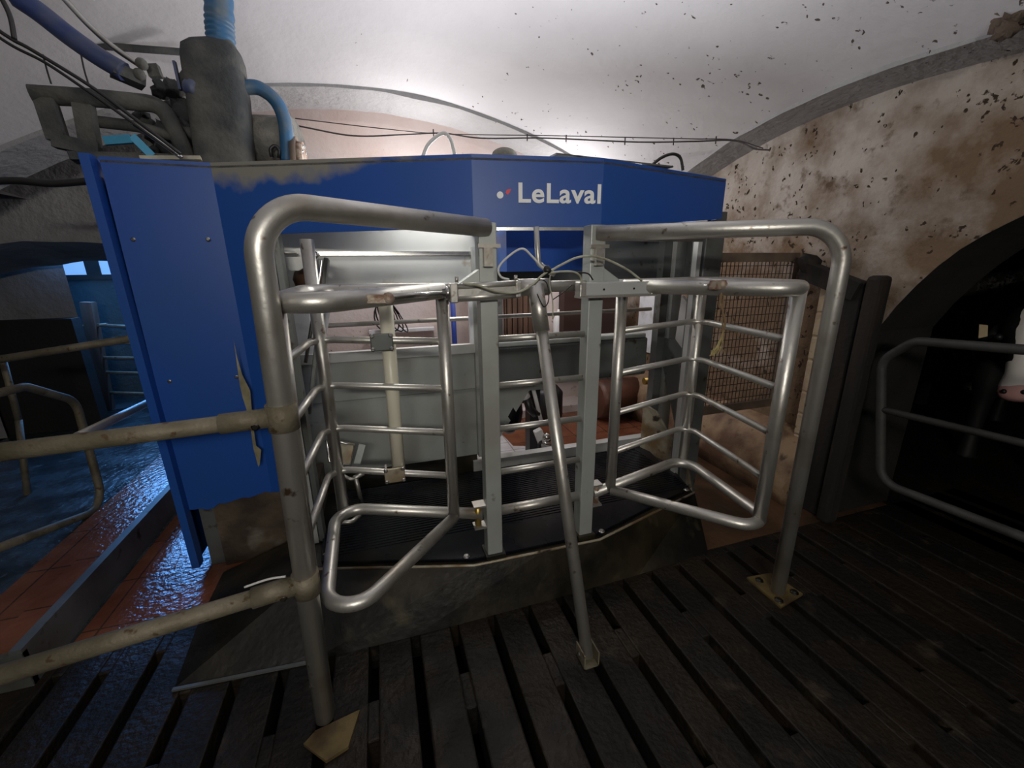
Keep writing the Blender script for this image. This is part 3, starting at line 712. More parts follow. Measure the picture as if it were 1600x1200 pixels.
# ================================================================== OLD FENCE AT LEFT
def fence_pipe(label, a, b, r, clampz, m=galv_old):
    t = thing('fence_pipe', tuple(a), label, 'pipe')
    MB().cyl(a, b, r, 20).build('pipe_tube', m, t)
    d = (V(b)-V(a)).normalized()
    MB().cyl(V(b)-d*.11, V(b), r*1.22, 20).build('socket', galv_old, t)
    c0 = V((-.286+.036*clampz/1.54, 1.137, clampz))
    MB().cyl(c0-V((0, 0, .035)), c0+V((0, 0, .035)), .0365, 22).build('clamp', galv_old, t)
    bolt(V(b)-d*.03+V((0, -r*1.1, -.012)), (0, -1, 0), .007, 'clamp_bolt', skirt, t)
    return t
fence_pipe('old rusty horizontal pipe clamped waist high to the nearest post', P(-40, 694, z=1.02), V((-.29, 1.137, 1.035)), .021, 1.035)
fence_pipe('dirty horizontal pipe clamped knee high to the nearest post', P(-40, 1047, z=.50), V((-.30, 1.137, .525)), .0235, .525)
hose('cable', [V((-.42, 1.12, .565)), V((-.36, 1.12, .575)), V((-.315, 1.11, .58))], .003, cablewh, 'pale stub of hose lying on the knee high pipe', 'hose')

tag(MB().cyl(P(-60, 553, z=.92), P(218, 515, y=2.9), .021).build('far_pipe', galv_old), 'dirty pipe running behind the blue side cabinet at chest height', 'pipe')
tag(MB().cyl(P(120, 668, y=2.2), P(245, 611, y=2.95), .021).build('far_pipe', galv), 'pale pipe glinting blue behind the waist high rusty pipe', 'pipe')
lp = thing('loop_rail', tuple(P(0, 840, x=-1.75)), 'bent tube loop rail in the dark aisle beside the curb', 'railing')
MB().tube([P(-60, 610, x=-1.75), P(40, 588, x=-1.75), P(118, 612, x=-1.75), P(160, 780, x=-1.75), P(-60, 858, x=-1.75)], .021, bend=.12, n=16, seg=10).build('bent_tube', galv_old, lp)
ag = thing('aisle_gate', tuple(P(100, 900, x=-2.2)), 'dim tubular gate deep in the dark aisle under the low arch', 'gate')
gy = 5.2
MB().beam(P(140, 458, y=gy), P(170, 640, y=gy), .09, .09).build('timber_post', woodbr, ag)
for (a, b_) in (((150, 494), (212, 500)), ((150, 518), (215, 527)), ((150, 545), (215, 548)), ((155, 568), (222, 572)), ((160, 600), (230, 604)), ((60, 500), (150, 494))):
    MB().cyl(P(*a, y=gy), P(b_[0]+20, b_[1], y=gy), .016).build('gate_rail', galv_old, ag)
MB().cyl(P(5, 545, x=-2.3), P(28, 640, x=-2.3), .018).cyl(P(28, 640, x=-2.3), P(40, 760, x=-2.3), .018).build('gate_post', galv_old, ag)
dkb = mat('dark_barrier', (.018, .015, .013), .7, bump=.3)
tag(MB().box((-4.4, 4.62, 0), (-2.56, 4.74, 1.0)).build('barrier_board', dkb), 'dark board barrier below the whitewashed pier in the aisle', 'barrier')

# ================================================================== BEHIND: robot room contents
sd = thing('slatted_door', (1.30, 3.75, 0), 'brown board door seen between the door posts', 'door')
MB().box((1.12, 3.77, .0), (1.45, 3.81, 1.3)).build('door_leaf', woodbr, sd)
gr_ = MB()
for k in range(6): gr_.box((1.135+k*.053, 3.762, .02), (1.141+k*.053, 3.771, 1.28))
gr_.build('board_groove', skirt, sd)
tag(MB().box((.94, 3.55, 0), (1.03, 3.6, 1.4)).build('grey_post', sheet_dk), 'grey post standing beside the brown board door', 'post')
hb = thing('spray_bottle', (1.64, 3.7, .62), 'white hanging bottle beside the brown board door', 'bottle')
MB().tube([(1.64, 3.7, .62), (1.64, 3.7, .66), (1.64, 3.7, .90), (1.64, 3.7, .96), (1.64, 3.7, 1.0)], .05, rs=[.045, .055, .055, .03, .014]).build('bottle_body', white_pl, hb)
MB().cyl((1.64, 3.7, 1.0), (1.64, 3.7, 2.2), .004).build('hook', cableblk, hb)
tag(MB().cyl((.61, 3.6, .0), (.60, 3.6, 1.5), .022).build('blue_pipe', mat('blue_pipe', (.03, .06, .30), .4)), 'thin blue upright pipe on the pink wall', 'pipe')
tag(MB().box((.78, 3.55, .92), (.86, 3.62, 1.5)).build('rack_bar', meshm), 'dark bar hanging near the thin blue pipe', 'bar')
tag(MB().box((-.1, 3.72, .86), (.45, 3.8, .885)).build('wall_ledge', white_paint), 'narrow white ledge on the pink wall', 'ledge')
tag(MB().box((.78, 3.70, 0), (1.0, 3.82, 1.6)).build('wooden_board', mat('pinkish_board', (.5, .33, .24), .7, 0, (.42, .25, .18), 6, .4, .6)), 'pinkish upright board on the wall behind the stall', 'board')
co = MB()
for k in range(5):
    c0 = V((.02+.01*k, 3.70, 1.0+.006*k)); rr = .11+.012*k
    co.tube([c0+V((rr*.6*cos(a*pi/8+.3*k)+.1*rr*k, -.01*k, rr*sin(a*pi/8))) for a in range(17)], .006, n=6)
tag(co.build('cable_coil', cableblk), 'tangled coil of dark cable hanging on the pink wall', 'cable')
tag(MB().ball((.03, 3.68, 1.0), .03).build('white_valve', white_pl), 'white round valve in the tangled cable coil', 'valve')
bkt = thing('dark_barrel', (1.42, 3.45, 0), 'dark barrel on the tiles behind the milking arm', 'barrel')
MB().tube([(1.42, 3.45, 0), (1.42, 3.45, .05), (1.42, 3.45, .27), (1.42, 3.45, .33)], .16, n=20, rs=[.13, .15, .15, .10]).build('barrel_body', blackpl, bkt)
bk2 = thing('brown_barrel', (2.12, 3.25, 0), 'brown barrel lying on the tiles behind the entrance gate', 'barrel')
MB().tube([(1.85, 3.3, .19), (1.9, 3.3, .19), (2.33, 3.3, .19)], .18, n=20, rs=[.17, .185, .18]).build('barrel_body', mat('brown_barrel', (.13, .05, .03), .5, 0, (.07, .03, .02), 4, .4, .6), bk2)
MB().cyl((2.15, 3.0, .42), (2.35, 3.0, .42), .03).build('barrel_tap', brass, bk2)
tag(MB().box((1.60, 3.50, .55), (2.2, 3.6, 1.2)).build('dark_cabinet', mat('dark_brown_cabinet', (.05, .025, .02), .5)), 'dark brown cabinet on the back wall seen through the stall', 'cabinet')
tag(MB().box((1.60, 3.46, .45), (2.3, 3.6, .54)).build('counter_top', mat('tan_counter', (.42, .27, .17), .5)), 'tan counter top below the dark brown cabinet', 'counter')
tag(MB().box((2.39, 3.15, .6), (2.405, 3.5, 1.3)).build('window_light_panel', white_paint), 'white panel standing in for window light on the wall behind the stall end posts', 'board')  # plain white panel put in for a bright strip of window light
tag(MB().prism([(.5, 2.36), (1.42, 2.42), (1.30, 2.78), (.92, 2.92), (.90, 3.2), (.5, 3.1)], .001, .02).build('white_floor_slab', whitetile), 'white tiled slab on the floor under the milking arm', 'slab')
tag(MB().box((1.05, 3.55, .0), (1.9, 3.82, .07)).build('floor_step', plaster_back), 'low pale step along the back wall', 'step')
# milking arm
ma = thing('milking_robot', (1.05, 2.62, .0), 'white and black milking arm reaching to the white floor slab', 'robot arm')
MB().cyl(P(815, 608, y=2.6), P(822, 622, y=2.6), .030).build('arm_cap', white_pl, ma)
MB().tube([P(822, 622, y=2.6), P(827, 640, y=2.6), P(836, 648, y=2.6)], .028, bend=.03).build('arm_grip', blackpl, ma)
MB().cyl(P(833, 608, y=2.62), P(845, 662, y=2.62), .014).build('arm_rod', white_pl, ma)
MB().cyl(P(831, 646, y=2.61), P(842, 648, y=2.61), .014).build('arm_joint', blackpl, ma)
MB().beam(P(838, 672, y=2.6), P(848, 700, y=2.6), .05, .06).build('cup_holder', white_pl, ma, bevel=.008)
MB().ball(P(852, 684, y=2.57), .032).cyl(P(845, 690, y=2.56), P(862, 700, y=2.56), .018).build('cup_clamp', bright, ma)
MB().tube([P(862, 676, y=2.6), P(856, 690, y=2.58), P(840, 692, y=2.56), P(843, 708, y=2.56)], .012, bend=.02).build('cup_hook', blackpl, ma)
MB().box((.93, 2.6, .57), (1.10, 2.9, .70)).build('arm_base', sheet, ma)
MB().box((.98, 2.7, .0), (1.06, 2.8, .60)).build('arm_stand', blackpl, ma)

# ================================================================== ON TOP OF THE ROBOT
du = thing('dusty_duct', tuple(P(355, 245, y=2.42)), 'tall dust covered tank with a blue hose on top, above the blue cabinet', 'tank')
def bag(pxs, y):
    rows = []
    for (xl, xr, py) in pxs:
        a = P(xl, py, y=y); b_ = P(xr, py, y=y); c0 = (a+b_)/2; rx = (b_.x-a.x)/2; ry = min(rx*.75, .09)
        rows.append([(c0.x+rx*math.copysign(abs(cos(2*pi*k/24))**.6, cos(2*pi*k/24)), c0.y+ry*math.copysign(abs(sin(2*pi*k/24))**.6, sin(2*pi*k/24)), c0.z) for k in range(24)])
    m_ = MB(); n = 24; vs = [p for r_ in rows for p in r_]
    fs = [(j*n+k, j*n+(k+1) % n, (j+1)*n+(k+1) % n, (j+1)*n+k) for j in range(len(rows)-1) for k in range(n)]
    fs += [tuple(range(n)), tuple((len(rows)-1)*n+k for k in range(n-1, -1, -1))]
    return m_.add(vs, fs, True)
bag([(318, 408, 262), (315, 404, 235), (310, 401, 190), (304, 398, 140), (300, 394, 110), (297, 391, 85), (298, 386, 70), (308, 380, 62), (330, 376, 56)], 2.42).build('tank_body', dust_dk, du)
hs_ = [P(357, 62, y=2.42), P(356, 45, y=2.42), P(355, 30, y=2.42), P(355, 10, y=2.42), P(352, -40, y=2.42), P(350, -90, y=2.42)]
pts = catmull(hs_, 6); MB().tube(pts, .05, n=20, rs=[.054+.003*sin(i*1.9) for i in range(len(pts))]).build('inlet_hose', hose_blue, du, label='blue ribbed hose')
hose('vent_hose', [(392, 128), (415, 130), (440, 150), (453, 180), (456, 215), (456, 246)], .030, hose_blue, 'blue hose arching down from the dusty tank onto the canopy', y=2.42)
fb = thing('blower_housing', tuple(P(440, 240, y=2.55)), 'round dusty blower housing beside the arching blue hose', 'blower')
fc = P(470, 262, y=2.5)
MB().cyl(fc, fc+V((.025, 0, 0)), .155, 32).build('flange', brownst, fb)
MB().cyl(fc+V((.025, 0, 0)), fc+V((.05, 0, 0)), .135, 32).build('flange_ring', rustred, fb)
MB().tube([P(405, 215, y=2.58), P(470, 215, y=2.52)], .10, n=24, rs=[.12, .11]).build('housing', dust, fb)
for k in range(5):
    a = .7+k*.45; bolt(fc+V((.05, -.115*cos(a), .115*sin(a))), (1, 0, 0), .009, 'flange_bolt', bright, fb)
MB().tube([P(432, 238, y=2.4), P(430, 225, y=2.4), P(438, 218, y=2.4), P(445, 228, y=2.4), P(443, 240, y=2.4)], .008, bend=.02).build('hose_clip', blackpl, fb)
hose('pale_hose', [(668, 242), (678, 222), (700, 206), (712, 216), (718, 240)], .007, cablewh, 'white cable arching up from the canopy top', 'cable', y=1.85)
hose('cable', [(1022, 266), (1040, 252), (1058, 246), (1070, 252), (1074, 272)], .007, cableblk, 'black cable arching up at the right slope of the canopy', 'cable', y=1.86)
tag(MB().ball(P(796, 243, y=1.85), .055, sx=1, sy=.8, sz=.55, n=16).build('roof_dome', dust), 'small dusty dome on top of the canopy', 'dome')
# dusty pipe bracket assembly at left
pb = thing('pipe_bracket', tuple(P(170, 240, y=2.35)), 'thick dusty pipe with bracket arms reaching left over the blue cabinet', 'bracket')
MB().tube([P(58, 132, y=2.3), P(160, 140, y=2.35), P(262, 152, y=2.4), P(285, 200, y=2.4), P(308, 250, y=2.4)], .033, bend=.06, n=16).build('thick_pipe', dust_dk, pb)
MB().beam(P(80, 140, y=2.3), P(100, 205, y=2.3), .06, .04, up=(0, 1, 0)).beam(P(140, 150, y=2.32), P(150, 215, y=2.32), .06, .04, up=(0, 1, 0)).build('bracket_arm', dust_dk, pb)
MB().beam(P(92, 205, y=2.3), P(165, 222, y=2.32), .05, .05).build('bracket_bar', dust_dk, pb)
MB().tube([P(150, 175, y=2.35), P(220, 185, y=2.4), P(290, 205, y=2.4)], .022, n=12).build('lower_pipe', dust_dk, pb)
MB().beam(P(120, 232, y=2.3), P(300, 240, y=2.4), .10, .03).build('dust_shelf', dust_dk, pb)
tag(MB().beam(P(228, 236, y=2.12), P(322, 238, y=2.16), .05, .014).build('cream_lid', mat('cream_lid', (.5, .46, .33), .6, 0, (.3, .28, .22), 12, .4, .6)), 'narrow cream lid lying on top of the blue cabinet', 'lid')
tag(MB().beam(P(172, 207, y=2.28), P(214, 205, y=2.28), .02, .03, up=(0, 0, 1)).beam(P(214, 200, y=2.28), P(245, 232, y=2.3), .012, .03).build('cyan_bracket', cyan_p), 'small cyan plastic piece on top of the blue cabinet', 'plastic piece')
# dusty motor lumps
mm = MB()
for (px_, py_, r_) in ((296, 165, .05), (300, 200, .055), (295, 235, .06), (325, 245, .04), (283, 130, .035), (262, 130, .035), (270, 215, .04), (250, 240, .04)):
    mm.ball(P(px_, py_, y=2.5), r_, jit=.8, n=14)
for k in range(26):
    px_ = random.uniform(235, 318); py_ = random.uniform(175, 248) if px_ < 275 else random.uniform(120, 248)
    mm.ball(P(px_, py_, y=random.uniform(2.48, 2.62)), random.uniform(.02, .045), jit=1.0, n=10)
tag(mm.build('dusty_motor', dust_dk), 'dust caked lumpy motor wedged beside the tall tank', 'motor')
nz_ = MB().ball(P(310, 127, y=2.36), .035, jit=.3).beam(P(283, 85, y=2.4), P(292, 130, y=2.4), .01, .02)
tag(nz_.build('navy_fitting', hose_navy), 'small navy fitting next to the tall tank', 'fitting')
tag(MB().cyl(P(60, 48, y=2.9), P(310, 72, y=2.9), .016).build('ceiling_pipe', dust_dk), 'dusty horizontal pipe below the vault behind the blue hoses', 'pipe')
hose('vacuum_hose', [(40, -20), (75, 5), (120, 42), (165, 75), (205, 100)], .034, hose_navy, 'thick navy hose slanting down from the vault', 'hose', y=2.2)
hose('milk_tube', [(110, -20), (150, 25), (190, 62), (232, 92)], .010, bright, 'thin glossy steel tube slanting down beside the navy hose', 'tube', y=2.15)
tag(MB().beam(P(185, 95, y=2.2), P(235, 118, y=2.25), .07, .04).ball(P(232, 88, y=2.15), .02).ball(P(228, 104, y=2.15), .02).beam(P(248, 90, y=2.2), P(255, 110, y=2.2), .04, .03).build('hose_coupling', dust_dk), 'dusty coupling joining navy hose and steel tube', 'coupling')
hose('hanging_cable', [(-20, 10), (30, 45), (60, 62), (150, 120), (215, 170), (290, 230)], .006, cableblk, 'black cable slanting from the vault down to the cabinet, upper of the pair', 'cable', y=2.05)
hose('hanging_cable', [(-20, 20), (30, 55), (80, 82), (135, 120), (190, 160), (280, 228)], .005, cableblk, 'black cable slanting from the vault down to the cabinet, lower of the pair', 'cable', y=2.07)
hose('hanging_cable', [(15, -20), (28, 10), (34, 45)], .007, cableblk, 'short black cable dropping to the slanting pair', 'cable', y=2.05)
hose('chain_hanger', [(78, 70), (84, 95), (90, 116)], .003, cableblk, 'thin hanger holding the end of the thick dusty pipe', 'hanger', y=2.3)
hose('chain_hanger', [(136, 62), (142, 95), (149, 120)], .003, cableblk, 'thin hanger over the middle of the thick dusty pipe', 'hanger', y=2.3)
hose('cable_bundle', [(-40, 268), (30, 266), (90, 272), (160, 268)], .016, cableblk, 'dark cable bundle running along the shaded wall at left', 'cable', y=2.6)
hose('trailing_cable', [(215, 180), (250, 205), (292, 236)], .008, bright, 'pale cable trailing over the cabinet roof below the slanting pair', 'cable', y=2.1)
# dust clumps on the canopy
dm = MB()
for k in range(18):
    p_ = P(random.uniform(325, 480), random.uniform(238, 250), y=2.2); p_.z = ZT-.005
    dm.ball(p_, random.uniform(.02, .045), sx=1.4, sz=.35, jit=.6, n=10)
tag(dm.build('roof_dust', dust), 'matted grey dust lying on the canopy roof', 'dust', kind='stuff')

# thin wires across the vault
w1 = catmull([P(470, 178, y=3.0), P(600, 196, y=3.0), P(700, 207, y=3.0), P(860, 213, y=2.85), P(1000, 219, y=2.55), P(1090, 223, y=2.35), P(1155, 226, x=2.10), P(1200, 240, x=2.17)])
tag(MB().tube(w1, .0028, n=6).build('thin_wire', wirem), 'thin straight wire strung across the arch, upper of two', 'wire')
w2p = [P(475, 190, y=3.0), P(560, 207, y=3.0), P(640, 207, y=3.0), P(700, 206, y=3.0), P(760, 215, y=2.95), P(860, 217, y=2.85), P(1000, 226, y=2.55), P(1090, 227, y=2.35), P(1155, 227, x=2.10), P(1185, 240, x=2.15), P(1210, 243, x=2.19)]
tw2 = thing('electric_wire', tuple(w2p[0]), 'sagging wire with small ties across the arch, lower of two', 'wire')
cw = catmull(w2p)
MB().tube(cw, .0045, n=8).build('wire_strand', wirem, tw2)
for k in (22, 38, 42, 47, 53, 60): MB().cyl(cw[k]+V((0, 0, -.018)), cw[k]+V((0, 0, .022)), .004, 6).build('wire_tie', wirem, tw2)

# ================================================================== RIGHT WALL
mp_ = thing('mesh_panel', (2.05, 1.93, .45), 'brown framed wire mesh panel closing the gap between milking stall and wall', 'mesh panel')
x0m, x1m, z0m, z1m, ym = 1.72, 2.36, .56, 1.41, 1.95
MB().box((x0m, ym-.015, z1m), (x1m, ym+.015, z1m+.05)).box((x0m, ym-.015, z0m-.05), (x1m, ym+.015, z0m)).box((x1m, ym-.015, z0m-.05), (x1m+.035, ym+.015, z1m+.05)).build('mesh_frame', brownst, mp_)
wm = MB()
k = x0m+.02
while k < x1m: wm.beam((k, ym, z0m), (k, ym, z1m), .0032, .0032, up=(0, 1, 0)); k += .028
k = z0m+.03
while k < z1m: wm.beam((x0m, ym-.003, k), (x1m, ym-.003, k), .0032, .0032); k += .047
wm.build('wire_grid', meshm, mp_)
MB().box((x1m+.03, ym-.01, z0m), (2.41, ym+.01, z0m+.06)).box((x1m+.03, ym-.01, z1m-.06), (2.41, ym+.01, z1m)).build('wall_bracket', brownst, mp_)
# brick jamb
bj = MB()
zb = .22
k = 0
while zb < 1.28:
    h_ = .135 if k % 3 else .19
    bj.box((2.33, 1.60+(.006 if k % 2 else 0), zb), (2.412, 1.73, min(zb+h_-.008, 1.29))); zb += h_; k += 1
struct(bj.build('wall_brick_jamb', brickm, bevel=.008))
struct(MB().box((2.345, 1.60, 0), (2.408, 1.735, 1.285)).build('wall_jamb_core', brickm))
tag(MB().box((2.28, 1.475, 0), (2.405, 1.585, 1.31)).build('timber_post', wood, bevel=.012), 'dark timber post at the edge of the dark archway', 'post')
tag(MB().box((2.25, 1.39, 0), (2.34, 1.46, 1.34)).build('jamb_post', wood, bevel=.02), 'narrow dark post beside the archway behind the bent rails', 'post')
tag(MB().beam((2.30, 1.80, 1.36), (2.30, 1.50, 1.26), .08, .09).ball((2.31, 1.80, 1.38), .06, jit=.8).build('stone_bracket', wood), 'dark lump of rotten timber at the corner of the mesh panel', 'timber')
# dark gate in archway
dg = thing('stall_gate', (2.3, 1.25, .3), 'dim bent tube gate in front of the dark archway', 'gate')
darkgal = mat('dull_tube', (.05, .05, .046), .65, .3, (.035, .032, .03), 9, .4, .6)
MB().tube([P(1660, 556, x=2.3)+V((0, -.9, .03)), P(1430, 546, x=2.3), P(1378, 575, x=2.3), P(1372, 765, x=2.3), P(1660, 880, x=2.3)+V((0, -.9, .03))], .020, bend=.09, n=14, seg=10).build('bent_tube', darkgal, dg)
MB().cyl(P(1378, 652, x=2.3), P(1660, 722, x=2.3)+V((0, -.9, .03)), .016).build('gate_rail', darkgal, dg)
sb_ = thing('stall_divider', (4.2, 2.6, 0), 'dark horizontal bars behind the cow in the dark archway', 'barrier')
for z in (.75, 1.05, 1.35, 1.6):
    MB().cyl((2.95, 2.6, z), (6.2, 2.6, z), .025).build('divider_bar', darkgal, sb_)
for xb_ in (3.6, 5.2): MB().beam((xb_, 2.6, 0), (xb_, 2.6, 1.8), .06, .06).build('divider_post', darkgal, sb_)
tag(MB().ball(P(1592, 35, x=2.17), .055, jit=1.0, sx=.7, n=16).ball(P(1586, 60, x=2.17), .035, jit=1.0, n=12).build('mud_nest', mat('mud', (.11, .08, .06), .95, bump=1, bscale=60)), 'brown mud nest stuck high on the vault edge', 'nest')

# ================================================================== COW
fur = mat('cow_hide', (.008, .007, .007), .6)
nt = fur.node_tree; N = nt.nodes; L = nt.links; b = N['Principled BSDF']

poll = P(1612, 500, x=3.35); muz = P(1590, 632, x=3.20)
zl = (poll-muz).normalized(); toc = V((-poll.x, -poll.y, 0)).normalized(); toc = (toc+V((-.36, .94, 0))*.25).normalized()
fr = (toc-zl*toc.dot(zl)).normalized(); xl = fr.cross(zl).normalized()      # fr = out of the face
Mh = Matrix(((xl.x, -fr.x, zl.x, muz.x), (xl.y, -fr.y, zl.y, muz.y), (xl.z, -fr.z, zl.z, muz.z), (0, 0, 0, 1)))
hl = (poll-muz).length
EARSIDE = 1 if (Mh @ V((1, 0, 0))-Mh @ V((0, 0, 0))).dot(V((-.36, .94, 0))) > 0 else -1   # side of the head towards the timber post
tco = N.new('ShaderNodeTexCoord'); sx = N.new('ShaderNodeSeparateXYZ'); L.new(tco.outputs['Object'], sx.inputs[0])
nn = N.new('ShaderNodeTexNoise'); nn.inputs['Scale'].default_value = 9; L.new(tco.outputs['Object'], nn.inputs['Vector'])
def mth(op, a, c_, d_=None):
    x = N.new('ShaderNodeMath'); x.operation = op
    for i, q in ((0, a), (1, c_), (2, d_)):
        if q is None: continue
        if isinstance(q, (int, float)): x.inputs[i].default_value = q
        else: L.new(q, x.inputs[i])
    return x.outputs[0]
ax = mth('ABSOLUTE', mth('ADD', sx.outputs['X'], EARSIDE*.035), 0)
blaze = mth('MULTIPLY', mth('LESS_THAN', mth('MULTIPLY_ADD', nn.outputs['Fac'], .05, ax), .080), mth('LESS_THAN', sx.outputs['Y'], .02))
low = mth('MULTIPLY', mth('LESS_THAN', sx.outputs['Z'], .17), mth('LESS_THAN', sx.outputs['Y'], .15))
whitef = mth('MULTIPLY', mth('MAXIMUM', blaze, low), mth('LESS_THAN', mth('MULTIPLY_ADD', nn.outputs['Fac'], .1, sx.outputs['Z']), .60))
pink = mth('MULTIPLY', mth('LESS_THAN', mth('MULTIPLY_ADD', nn.outputs['Fac'], .04, sx.outputs['Z']), .055), mth('LESS_THAN', sx.outputs['Y'], .12))
mx = N.new('ShaderNodeMix'); mx.data_type = 'RGBA'; L.new(whitef, mx.inputs['Factor']); mx.inputs[6].default_value = (.010, .009, .009, 1); mx.inputs[7].default_value = (.85, .80, .74, 1)
m2 = N.new('ShaderNodeMix'); m2.data_type = 'RGBA'; L.new(pink, m2.inputs['Factor']); L.new(mx.outputs[2], m2.inputs[6]); m2.inputs[7].default_value = (.66, .36, .33, 1)
L.new(m2.outputs[2], b.inputs['Base Color'])
def hp_(x, y, z): return Mh @ V((x, y, z))
def loft(mb, rings):
    n = len(rings[0]); vs = [p for r_ in rings for p in r_]
    fs = [(j*n+k, j*n+(k+1) % n, (j+1)*n+(k+1) % n, (j+1)*n+k) for j in range(len(rings)-1) for k in range(n)]
    fs += [tuple(range(n-1, -1, -1)), tuple((len(rings)-1)*n+k for k in range(n))]
    return mb.add(vs, fs, True)
cb = MB(); n = 24
rings = []
for (z, rx, ry, cy) in ((-.045, .03, .03, .0), (-.03, .062, .05, .0), (0, .078, .062, 0), (.05, .075, .065, .0), (.12, .060, .068, .01), (.22, .068, .085, .03), (.32, .092, .105, .045), (.40, .108, .11, .05), (.47, .10, .10, .06), (.53, .07, .075, .07), (.56, .03, .04, .08)):
    rings.append([hp_(rx*cos(2*pi*k/n), cy+ry*sin(2*pi*k/n), z*hl/.5) for k in range(n)])
loft(cb, rings)
# neck, body and legs behind the head
away = V((.95, .30, 0)); side = V((-.30, .95, 0))
def sec(c_, ra, rz, t=away):
    t = V(t).normalized(); s_ = side; u = s_.cross(t).normalized()
    return [V(c_)+s_*ra*cos(2*pi*k/n)+u*rz*sin(2*pi*k/n) for k in range(n)]
nk = (poll+muz)/2+V((.05, .02, .1))
S = []
for (d_, z, ra, rz) in ((.06, poll.z-.12, .08, .12), (.25, 1.05, .10, .17), (.5, 1.03, .14, .26), (.75, .98, .22, .34), (1.1, .95, .30, .38), (1.6, .92, .34, .40), (2.0, .98, .30, .36), (2.25, 1.05, .22, .26), (2.33, 1.1, .08, .12)):
    S.append(sec(V((nk.x, nk.y, 0))+away*d_+V((0, 0, z)), ra, rz))
loft(cb, S)
for d_, hock in ((.85, -.0), (2.05, .10)):
    for sgn in (-1, 1):
        base = V((nk.x, nk.y, 0))+away*d_+side*.17*sgn
        cb.tube([base+V((0, 0, .85)), base+away*(-hock*.6)+V((0, 0, .62)), base+away*hock+V((0, 0, .42)), base+away*hock*.6+V((0, 0, .18)), base+away*hock*.3+V((0, 0, .07)), base+away*hock*.2+V((0, 0, .0))], .05, n=14, rs=[.13, .085, .055, .04, .05, .06])
# ears
for sgn in (-1, 1):
    e0 = hp_(sgn*.085, .06, .45*hl/.5); e1 = hp_(sgn*.20, .05, .33*hl/.5)
    d_ = (e1-e0); u = fr*.012; w = zl*.045
    cb.add([e0-w*.4-u, e0+w*.4-u, e0+d_*.5+w-u, e1, e0+d_*.5-w-u, e0-w*.4+u, e0+w*.4+u, e0+d_*.5+w+u, e0+d_*.5-w+u],
           [(0, 1, 2, 4), (4, 2, 3), (8, 7, 6, 5), (3, 7, 8), (1, 6, 7, 2), (2, 7, 3), (4, 3, 8), (0, 4, 8, 5), (0, 5, 6, 1)], True)
cow = cb.build('cow', fur)
me = cow.data; Mi = Mh.inverted()
for v in me.vertices: v.co = Mi @ v.co
cow.matrix_world = Mh
rm = cow.modifiers.new('fuse', 'REMESH'); rm.mode = 'VOXEL'; rm.voxel_size = .012; rm.use_smooth_shade = True
sm_ = cow.modifiers.new('smooth', 'SMOOTH'); sm_.iterations = 4; sm_.factor = .5
tag(cow, 'black cow with a white blaze and pink muzzle looking out of the dark archway', 'cow')
def child(mb, name, m, **kw):
    o = mb.build(name, m, None)
    o.parent = cow; o.matrix_parent_inverse = Mh.inverted()
    for k, v in kw.items(): o[k] = v
    return o
for sgn in (-1, 1):
    child(MB().ball(hp_(sgn*.098, -.005, .34*hl/.5), .02), 'eye', blackpl)
    child(MB().ball(hp_(sgn*.035, -.052, .0), .013, sx=1.2), 'nostril', blackpl)
child(MB().plate([hp_(EARSIDE*.185, .0, .43*hl/.5), hp_(EARSIDE*.150, .0, .42*hl/.5), hp_(EARSIDE*.145, .0, .35*hl/.5), hp_(EARSIDE*.18, .0, .34*hl/.5)], .003), 'ear_tag', mat('ear_tag', (.75, .6, .36), .5), label='tan ear tag')

# ================================================================== LAMPS AND DAYLIGHT
def lamp_fixture(loc, length, label, dirx=True, hang=None):
    t = thing('tube_lamp', loc, label, 'lamp'); x, y, z = loc; h = length/2
    e = V((h, 0, 0)) if dirx else V((0, h, 0)); c0 = V(loc)
    MB().beam(c0-e, c0+e, .06, .04).build('lamp_housing', white_pl, t)
    MB().cyl(c0-e*.96+V((0, 0, -.035)), c0+e*.96+V((0, 0, -.035)), .013, 10).build('lamp_tube', glow, t)
    if hang:
        for k in (-.7, .7): MB().cyl(c0+e*k+V((0, 0, .02)), c0+e*k+V((0, 0, hang)), .004, 6).build('hanger_wire', wirem, t)
    return t
lamp_fixture((.62, 2.14, 1.755), 1.1, 'tube lamp fixed below the canopy roof inside the milking stall')
lamp_fixture((-.2, -1.9, 2.15), 1.1, 'unseen tube lamp hanging from the vault behind the photographer', hang=.55)  # unseen fixture that goes with the front fill light
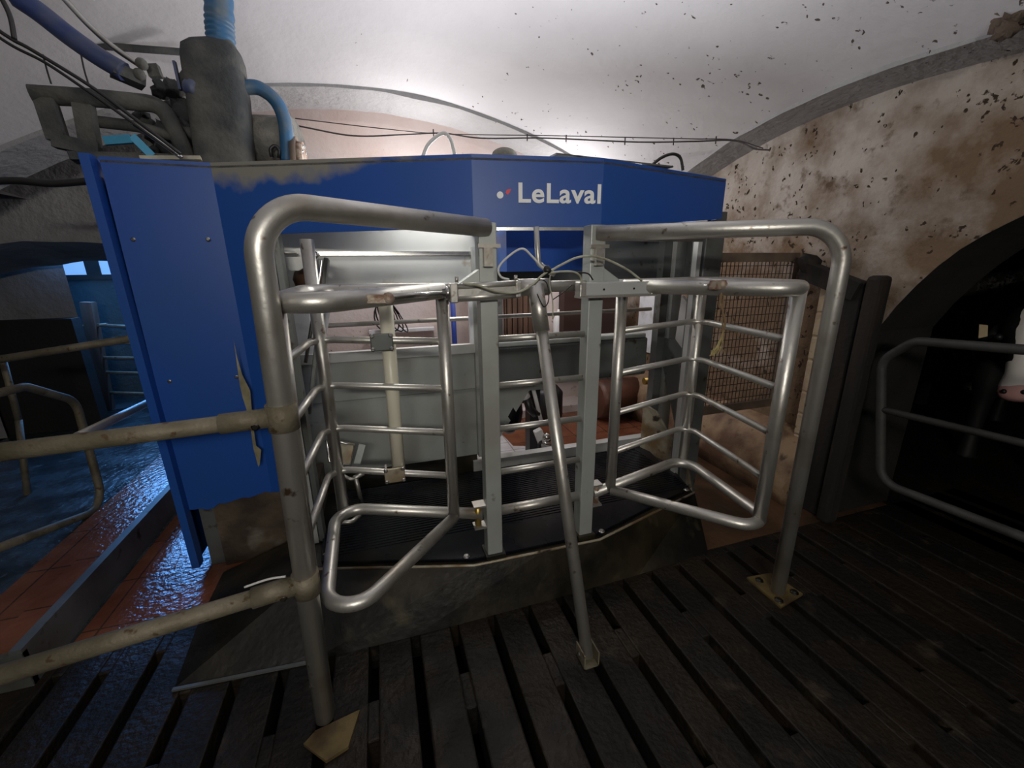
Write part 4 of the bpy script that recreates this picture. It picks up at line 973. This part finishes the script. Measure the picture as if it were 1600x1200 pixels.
def light(name, kind, loc, energy, color, size=.3, size_y=None, rot=None, target=None, spread=None):
    ld = bpy.data.lights.new(name, kind); ld.energy = energy; ld.color = color
    if kind == 'AREA':
        ld.size = size
        if size_y: ld.shape = 'RECTANGLE'; ld.size_y = size_y
        if spread: ld.spread = spread
    elif kind == 'POINT': ld.shadow_soft_size = size
    o = bpy.data.objects.new(name, ld); col.objects.link(o); o.location = loc
    if target is not None: o.rotation_euler = (V(target)-V(loc)).to_track_quat('-Z', 'Y').to_euler()
    return o
light('stall_lamp_light', 'AREA', (.62, 2.10, 1.70), 6, (1, .97, .9), 1.1, .08, target=(.62, 1.95, 0))
light('room_lamp_light', 'POINT', (.35, 3.25, 1.93), 22, (1, .96, .95), .12)
light('room_lamp_light', 'POINT', (1.45, 3.25, 1.80), 16, (1, .96, .95), .12)
light('roof_uplight', 'AREA', (.60, 2.1, 1.86), 19, (.95, .96, 1.0), 1.3, .35, target=(.1, 1.2, 3.2))
light('front_fill_light', 'AREA', (-.2, -1.9, 2.09), 50, (1, .96, .88), 1.1, .15, target=(.4, 1.5, 1.3))  # unseen source behind the camera, put in as fill for the front
light('daylight_far', 'AREA', (-2.2, 5.50, 1.86), 66, (.13, .40, 1.0), 1.2, .86, target=(-1.9, 2.2, .9))
# far window
wn = thing('window_1', (-2.1, 5.58, 1.4), 'bright bluish window in the far room', 'window'); wn['kind'] = 'structure'
MB().box((-3.08, 5.60, 1.36), (-1.6, 5.62, 2.32)).build('window_pane', window_glow, wn)
MB().box((-3.12, 5.585, 1.31), (-1.55, 5.65, 1.36)).box((-3.12, 5.585, 2.32), (-1.55, 5.65, 2.36)).box((-2.86, 5.585, 1.36), (-2.74, 5.615, 2.32)).box((-2.50, 5.585, 1.36), (-2.44, 5.615, 2.32)).build('window_frame', dkb, wn)
w = bpy.data.worlds.new('world'); scn.world = w; w.use_nodes = True
w.node_tree.nodes['Background'].inputs[0].default_value = (.5, .55, .65, 1); w.node_tree.nodes['Background'].inputs[1].default_value = .0
for o in bpy.data.objects:
    if '_o' in o: del o['_o']
vs_ = scn.view_settings
vs_.view_transform = 'Standard'; vs_.look = 'None'; vs_.exposure = .0; vs_.gamma = 1; vs_.use_curve_mapping = False
scn.cycles.use_denoising = True
scn.cycles.max_bounces = 8
